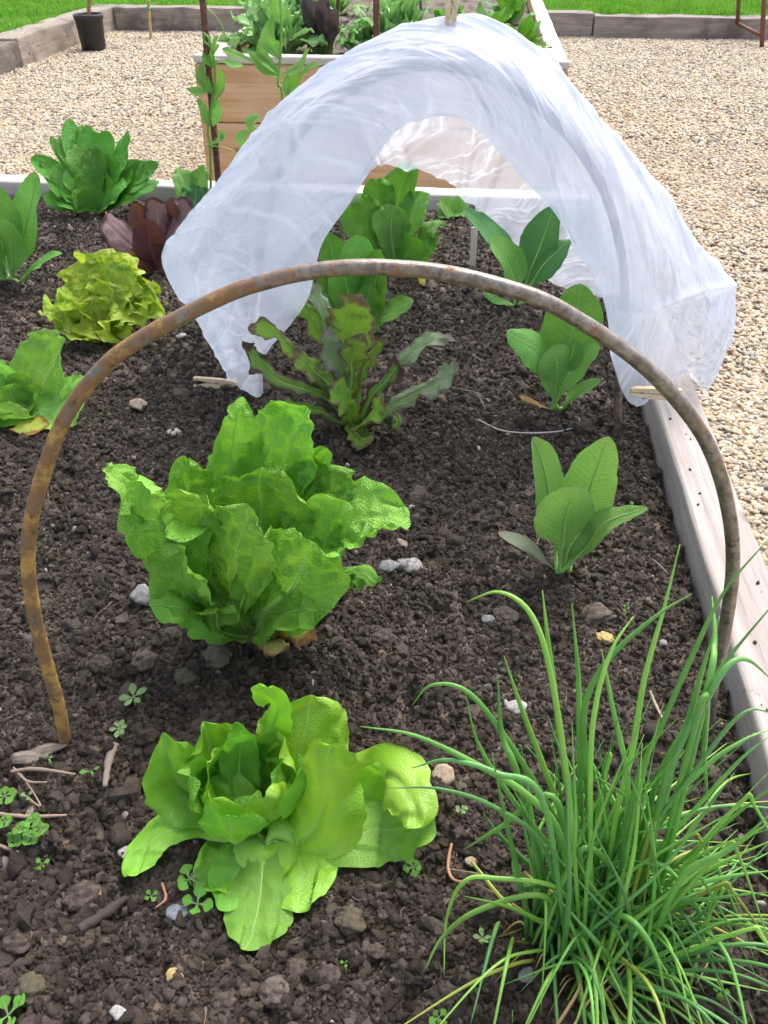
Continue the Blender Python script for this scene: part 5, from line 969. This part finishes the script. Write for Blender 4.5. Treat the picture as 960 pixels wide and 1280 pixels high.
# ------------------------------------------------------------------ far bed planting
def rosette(name, label, cat, p, n, L, hw, mat, el=(35, 85), kind='oval', res=(8, 10), group=None, **k):
    o = empty(name, p, label, cat, group); p = np.array(p, float)
    for i in range(n):
        a = i * 2.39996 + RNG.uniform(-.2, .2); e = R(el[0] + (el[1] - el[0]) * (1 - i / n)); l = L * RNG.uniform(.75, 1.1); d = np.array([math.cos(a) * math.cos(e), math.sin(a) * math.cos(e), math.sin(e)])
        b = p + np.array([RNG.normal(0, L * .12), RNG.normal(0, L * .12), 0]); tp = b + d * l; tp[2] -= .12 * l * math.cos(e); m = b + d * l * .5 + np.array([0, 0, l * .1])
        leaf(o, [b, m, tp], hw * RNG.uniform(.8, 1.15), kind, mat, N=np.array([-d[0], -d[1], 1.2]), res=res, **k)
    return o
SZ = .195
kk = dict(ruff=.017, rf=75, jag=.2, jf=120, ep=1.4)
kl_ = 'frilly bright green leafy clump'
rosette('curly_greens', 'frilly bright green clump at the left front of the far bed behind the pea shoot', 'salad plant', ony(345, 62, 3.35) * [1, 1, 0] + [0, 0, SZ], 64, .20, .034, 'kale', el=(15, 85), group='salad plants in the far bed', **kk)
rosette('curly_greens', 'frilly green clump at the left rear of the far bed', 'salad plant', ony(368, 20, 3.9) * [1, 1, 0] + [0, 0, SZ], 56, .22, .034, 'kale', el=(15, 85), group='salad plants in the far bed', **kk)
rosette('purple_mustard', 'purple leaved clump with green stems in the middle of the far bed', 'salad plant', ony(402, 64, 3.4) * [1, 1, 0] + [0, 0, SZ], 34, .18, .024, 'mustard', el=(45, 88), kind='broad', group='salad plants in the far bed', ruff=.005, rf=40)
rosette('curly_greens', 'light green feathery clump right of the red cane in the far bed', 'salad plant', ony(492, 40, 3.45) * [1, 1, 0] + [0, 0, SZ], 60, .20, .030, 'kale', el=(15, 85), group='salad plants in the far bed', **kk)
rosette('curly_greens', 'light green feathery clump left of the red cane, beside the purple leaves', 'salad plant', ony(452, 58, 3.4) * [1, 1, 0] + [0, 0, SZ], 22, .12, .028, 'kale', el=(15, 85), group='salad plants in the far bed', **kk)
for (x, y, Yv, lab) in ((612, 26, 3.7, 'green leafy plant by the upright peg in the far bed'), (655, 42, 3.35, 'low green plant near the right board of the far bed'), (562, 16, 4.1, 'pale green plant behind the upright peg in the far bed'), (638, 8, 4.3, 'green plant at the rear right of the far bed'), (420, 8, 4.5, 'green plant at the rear middle of the far bed'), (505, 4, 4.7, 'green plant at the top centre edge of the far bed')):
    rosette('leafy_greens', lab, 'salad plant', ony(x, y, Yv) * [1, 1, 0] + [0, 0, SZ], 16, .15, .032, 'pea' if x < 600 else 'midgreen', el=(10, 75), group='salad plants in the far bed', ruff=.006, rf=45, jag=.1)

# ------------------------------------------------------------------ pot
pt = empty('plant_pot', onz(118, 63, GZ), 'black plastic nursery pot on the gravel by the sleeper corner at upper left', 'plant pot'); p0 = np.array(pt.location)
M['black_plastic'] = grainy('black_plastic', (.012, .012, .013), (.022, .022, .024), 20, .45, .5, .2); M['stem_bark'] = grainy('stem_bark', (.28, .16, .08), (.40, .26, .14), 40)
def lathe(name, prof_, mat, parent=None, seg=32):
    a = np.linspace(0, 2 * np.pi, seg, endpoint=False); V = np.array([[r * math.cos(t), r * math.sin(t), z] for r, z in prof_ for t in a]); i = np.arange(len(prof_) * seg).reshape(-1, seg); j = np.roll(i, -1, 1)
    q = np.stack([i[:-1], j[:-1], j[1:], i[1:]], -1).reshape(-1, 4); return link(name, mesh_np(name, V, q), mat, parent)
lathe('body', [(.001, .006), (.086, .006), (.090, .012), (.103, .21), (.110, .213), (.112, .243), (.108, .247), (.104, .243), (.099, .21), (.09, .18)], M['black_plastic'], pt)
lathe('potting_soil', [(.102, .226), (.07, .232), (.03, .226), (.001, .229)], sm, pt)
stick('young_tree', 'thin brown stem growing up out of the black pot', 'sapling', p0 + [0, 0, .22], ony(115, -70, p0[1]), .014, 'stem_bark')

# ------------------------------------------------------------------ stones, clods, twigs, seedlings
def simple(name, c0, c1, **k): M[name] = grainy(name, c0, c1, 2.2, sc2=6 if 'clod' in name else 4, bd=.004 if 'clod' in name else .0015, **k)
simple('grey_stone', (.15, .15, .15), (.27, .265, .26)); simple('pale_stone', (.30, .28, .26), (.44, .42, .39)); simple('tan_stone', (.26, .19, .14), (.42, .33, .25)); simple('blue_stone', (.17, .18, .20), (.26, .27, .30))
simple('brown_clod', (.10, .077, .060), (.16, .125, .10), c2=(.21, .17, .135)); simple('moss_clod', (.085, .067, .05), (.125, .10, .065), c2=(.10, .15, .035)); simple('dark_clod', (.058, .043, .034), (.12, .092, .074)); simple('ochre_stone', (.35, .26, .10), (.46, .36, .15)); simple('quartz', (.17, .15, .14), (.42, .41, .40), c2=(.27, .23, .20))
STN = [(512, 706, 17, 'quartz', 'stone', 'mottled grey and white angular stone right of the big lettuce'), (486, 708, 14, 'grey_stone', 'stone', 'grey stone touching the mottled angular stone'), (645, 884, 14, 'pale_stone', 'stone', 'smooth whitish oval stone among the chive tips'), (556, 968, 17, 'tan_stone', 'stone', 'tan and grey stone beside the long drooping chive blades'),
       (178, 744, 19, 'grey_stone', 'stone', 'flat pale grey stone left of the big lettuce'), (221, 1139, 16, 'blue_stone', 'stone', 'blue-grey stone below left of the butterhead lettuce'), (660, 1219, 11, 'grey_stone', 'stone', 'small round grey stone left of the chive base'), (147, 1266, 11, 'pale_stone', 'stone', 'small cream stone at the bottom edge of the photo'),
       (218, 541, 9, 'pale_stone', 'stone', 'small pale stone inside the left curve of the hoop'), (172, 506, 12, 'tan_stone', 'stone', 'tan flake of stone right of the left lettuce'), (226, 420, 7, 'pale_stone', 'stone', 'small white pebble just behind the left of the hoop'), (122, 1113, 10, 'tan_stone', 'stone', 'small tan pebble left of the butterhead lettuce'),
       (157, 1066, 10, 'pale_stone', 'stone', 'small pale pebble below left of the drooping butterhead leaf'), (219, 1219, 12, 'ochre_stone', 'stone', 'ochre crumb of stone near the bottom edge'), (565, 1058, 0, '', '', ''), (590, 1078, 9, 'tan_stone', 'stone', 'small tan stone near the end of the yellow chive blade'), (672, 355, 0, '', '', ''), (503, 678, 9, 'tan_stone', 'stone', 'round tan pebble just behind the mottled stone'), (485, 617, 7, 'pale_stone', 'stone', 'tiny pale pebble right of the big lettuce top'),
       (632, 768, 19, 'brown_clod', 'clod', 'pale brown dry clod under the arched chive tip'), (745, 768, 26, 'brown_clod', 'clod', 'large brown clod below the nearest young brassica'), (757, 798, 14, 'ochre_stone', 'clod', 'yellowish crumbly clod between the chive tips'), (438, 1150, 26, 'moss_clod', 'clod', 'greenish mossy clod below right of the butterhead lettuce'), (480, 797, 17, 'dark_clod', 'clod', 'dark round clod right of the withered lettuce leaf'),
       (182, 828, 22, 'brown_clod', 'clod', 'crumbly brown clod left of the big lettuce base'), (268, 820, 26, 'brown_clod', 'clod', 'pale broken clod at the foot of the big lettuce'), (232, 846, 20, 'moss_clod', 'clod', 'slightly green clod between the two front lettuces'), (345, 1240, 26, 'brown_clod', 'clod', 'wide brown clod at the bottom centre'), (40, 1235, 30, 'moss_clod', 'clod', 'mossy clod at the bottom left corner'),
       (372, 1212, 20, 'dark_clod', 'clod', 'dark clod just below the butterhead lettuce'), (410, 1220, 20, 'dark_clod', 'clod', 'rounded dark clod right of the wide brown clod'), (100, 1120, 26, 'dark_clod', 'clod', 'broad dark clod beside the charred stick'), (125, 830, 16, 'dark_clod', 'clod', 'dark clod right of the hoop foot'), (610, 775, 10, 'grey_stone', 'stone', 'small grey stone left of the pale brown clod'),
       (590, 889, 14, 'dark_clod', 'clod', 'dark clod under the arching chive blade'), (710, 1085, 0, '', '', ''), (20, 1180, 22, 'dark_clod', 'clod', 'dark clod at the left edge near the bottom'), (560, 1240, 16, 'dark_clod', 'clod', 'dark clod left of the chive clump at the bottom'), (470, 1190, 15, 'dark_clod', 'clod', 'dark clod right of the mossy clod'), (280, 1255, 18, 'dark_clod', 'clod', 'dark clod between the ochre crumb and the wide brown clod')]
for i, (x, y, r, mt, kd, lab) in enumerate(STN):
    if not r: continue
    p = onz(x, y, .006); rad = msize(r * (.72 if kd == 'clod' else .85), p); z = smooth_h(p[0], p[1]); p = onz(x, y, z + rad * (.18 if kd == 'clod' else .14) + .002)
    clod = kd == 'clod'; nm = 'soil_clod' if clod else 'stone'
    o = link(nm, rock_mesh(nm, 900 + i, 4 if clod else 3, .6, .30 if clod else .2, 1.9 if clod else 1.2, random.uniform(1.05, 1.3), .7 if clod else .8), M[mt])
    o.location = p; o.scale = (rad, rad, rad); o.rotation_euler = (random.uniform(-.2, .2), random.uniform(-.2, .2), random.uniform(-.4, .4)); tag(o, lab, 'stone' if not clod else 'soil clod')
simple('bark', (.16, .12, .095), (.26, .21, .17)); simple('dark_bark', (.045, .035, .03), (.09, .07, .06)); simple('straw', (.26, .18, .13), (.42, .32, .24)); simple('white_stalk', (.42, .37, .32), (.55, .50, .44)); simple('rust_root', (.32, .15, .08), (.42, .22, .12))
def twig(label, px, r, mat, cat='twig', name='twig', n=20, h=.01):
    pts = np.array([onz(x, y, h) for x, y in px]); pts[:, 2] = [smooth_h(a, b) + h for a, b, _ in pts]; b = pts[0].copy()
    o = link(name, tube_mesh(name, pts - b + np.array([RNG.normal(0, r * .6, len(pts)), RNG.normal(0, r * .6, len(pts)), 0 * pts[:, 0]]).T, [r * .7, r * .85, r * .5], 7, n, wob=.35), M[mat]); o.location = b; tag(o, label, cat)
twig('pale twig lying just below the left foot of the hoop', [(18, 970), (50, 972), (98, 977)], .0022, 'straw'); twig('pinkish brown twig at the left edge below the other one', [(-10, 1023), (40, 1024), (85, 1021)], .0024, 'straw'); twig('short pale twig at the left edge beneath the leafy seedlings', [(-10, 1052), (8, 1057), (22, 1065)], .0018, 'straw')
twig('thin pale twig crossing the bark chips left of the hoop foot', [(20, 968), (38, 985), (62, 987)], .0013, 'straw')
twig('stubby grey-brown stick lying upright in the photo right of the hoop foot', [(148, 936), (143, 960), (137, 988)], .0048, 'bark'); twig('charred dark stick between the pebbles at lower left', [(98, 1155), (125, 1140), (152, 1122)], .0058, 'dark_bark', h=.008)
twig('long thin white stalk lying on the soil behind the nearest young brassica', [(597, 537), (625, 542), (660, 545), (700, 542), (730, 532)], .0016, 'white_stalk'); twig('thin brown stalk curving beside the bronze lettuce', [(562, 483), (580, 497), (595, 500), (607, 520)], .0012, 'bark')
twig('reddish root curling left of the chives', [(565, 1048), (561, 1078), (566, 1095), (585, 1102)], .0017, 'rust_root'); twig('reddish root left of the blue-grey stone', [(204, 1105), (206, 1122), (196, 1134)], .0014, 'rust_root'); twig('short dry straw between the chives and the board', [(810, 866), (820, 884), (827, 908)], .0020, 'straw'); twig('thin dry straw below the nearest young brassica', [(668, 690), (676, 675), (700, 700)], .0010, 'bark')
twig('small pale straw right of the young brassica', [(815, 698), (826, 706), (836, 716)], .0013, 'bark'); twig('thin pale twig across the upper left bark chips', [(32, 1000), (50, 1012), (30, 975)], .0011, 'straw'); twig('thin brown root beside the tan stone', [(560, 1080), (600, 1090), (640, 1110)], .0010, 'bark')
for x, y, w_, a, lab in ((38, 955, 26, .1, 'flat grey bark chip left of the hoop foot'), (62, 943, 20, .5, 'pointed bark chip touching the hoop foot'), (38, 1018, 12, 1.5, 'greyish bark chip under the pinkish twig'), (275, 1262, 0, 0, ''), (292, 760, 0, 0, '')):
    if not w_: continue
    p = onz(x, y, .01); r = msize(w_, p); o = link('bark_chip', rock_mesh('bark_chip', 40 + x, 3, .14, .35, 3, 1.0, .6), M['bark']); o.scale = (r, r * .4, r); o.location = (p[0], p[1], smooth_h(p[0], p[1]) + .006); o.rotation_euler = (.1, .1, a); tag(o, lab, 'bark chip')
def seedling(label, x, y, n, r, mat='weed', kind='seed', el=25, hw=.42, group='tiny seedlings in the soil'):
    p = onz(x, y, .006); z = smooth_h(p[0], p[1]) + .004; p = onz(x, y, z + .004); L = msize(r, p)
    o = empty('seedling', p, label, 'seedling', group); ph = RNG.uniform(0, 6)
    for i in range(n):
        a = ph + i * 6.283 / n + RNG.uniform(-.25, .25); l = L * RNG.uniform(.75, 1.1); e = R(RNG.uniform(el * .5, el * 1.5)); d = np.array([math.cos(a) * math.cos(e), math.sin(a) * math.cos(e), math.sin(e)])
        leaf(o, [p, p + d * l * .5 + [0, 0, l * .12], p + d * l], l * hw, kind, mat, N=np.array([-d[0] * .4, -d[1] * .4 - .3, 1.0]), res=(7, 10))
    st_ = link('stem', tube_mesh('stem', [[0, 0, -.012], [0, 0, .001]], .0009, 5), chm['chive_light'], o)
seedling('three-leaved green seedling right of the blue-grey stone', 247, 1133, 4, 24, hw=.5); seedling('seedling half under the butterhead lettuce', 238, 1103, 5, 22, hw=.5); seedling('tiny seedling above left of the blue-grey stone', 190, 1123, 4, 11)
seedling('compact five-leaved seedling right of the butterhead lettuce', 516, 1088, 5, 15, hw=.55); seedling('pale star-shaped seedling left of the butterhead lettuce', 150, 916, 6, 16, 'weedgrey', 'lance', hw=.24); seedling('pale sprawling seedling uppermost at the left', 168, 876, 5, 20, 'weedgrey', 'lance', hw=.26)
seedling('single narrow green seedling near the stubby stick', 115, 966, 2, 14, hw=.28); seedling('tiny two-leaved seedling below the leafy clump at left', 54, 1083, 3, 11); seedling('seedling at the left edge above the pinkish twig', 8, 1000, 5, 16, hw=.55); seedling('tiny grey seedling in the bark chips', 36, 998, 3, 10, 'weedgrey')
seedling('small bright seedling at the bottom left corner', 12, 1272, 4, 26, hw=.45); seedling('small pale seedling left of the chive base', 577, 1014, 5, 9, 'weedgrey'); seedling('bright seedling at the bottom edge right of centre', 548, 1276, 4, 14, hw=.5); seedling('tiny seedling below the mossy clod', 432, 1208, 3, 7)
seedling('seedling leafing among the lower chive blades', 603, 1176, 5, 13, 'weedgrey', 'lance', hw=.25); seedling('tiny seedling in the shade at the foot of the brown clod', 782, 765, 3, 7); seedling('light green seedling right of the nearest young brassica', 790, 636, 3, 8); seedling('seedling beside the stone at the far left', 62, 950, 2, 8, 'weedgrey'); seedling('seedling at the right of the chive base', 898, 1243, 4, 12)
seedling('tiny yellow green seedling left of the young brassica', 345, 1105, 0, 1) if False else None
for j, (x, y) in enumerate(((8, 1030), (28, 1040), (42, 1030), (20, 1055), (40, 1052), (52, 1040))):
    seedling(('leftmost', 'second', 'rearmost right', 'lowest', 'lower right', 'rightmost')[j] + ' rosette of the round-leaved seedling patch at the left edge', x, y, 6, 12, 'weed', hw=.6, group='round-leaved seedlings at the left edge')
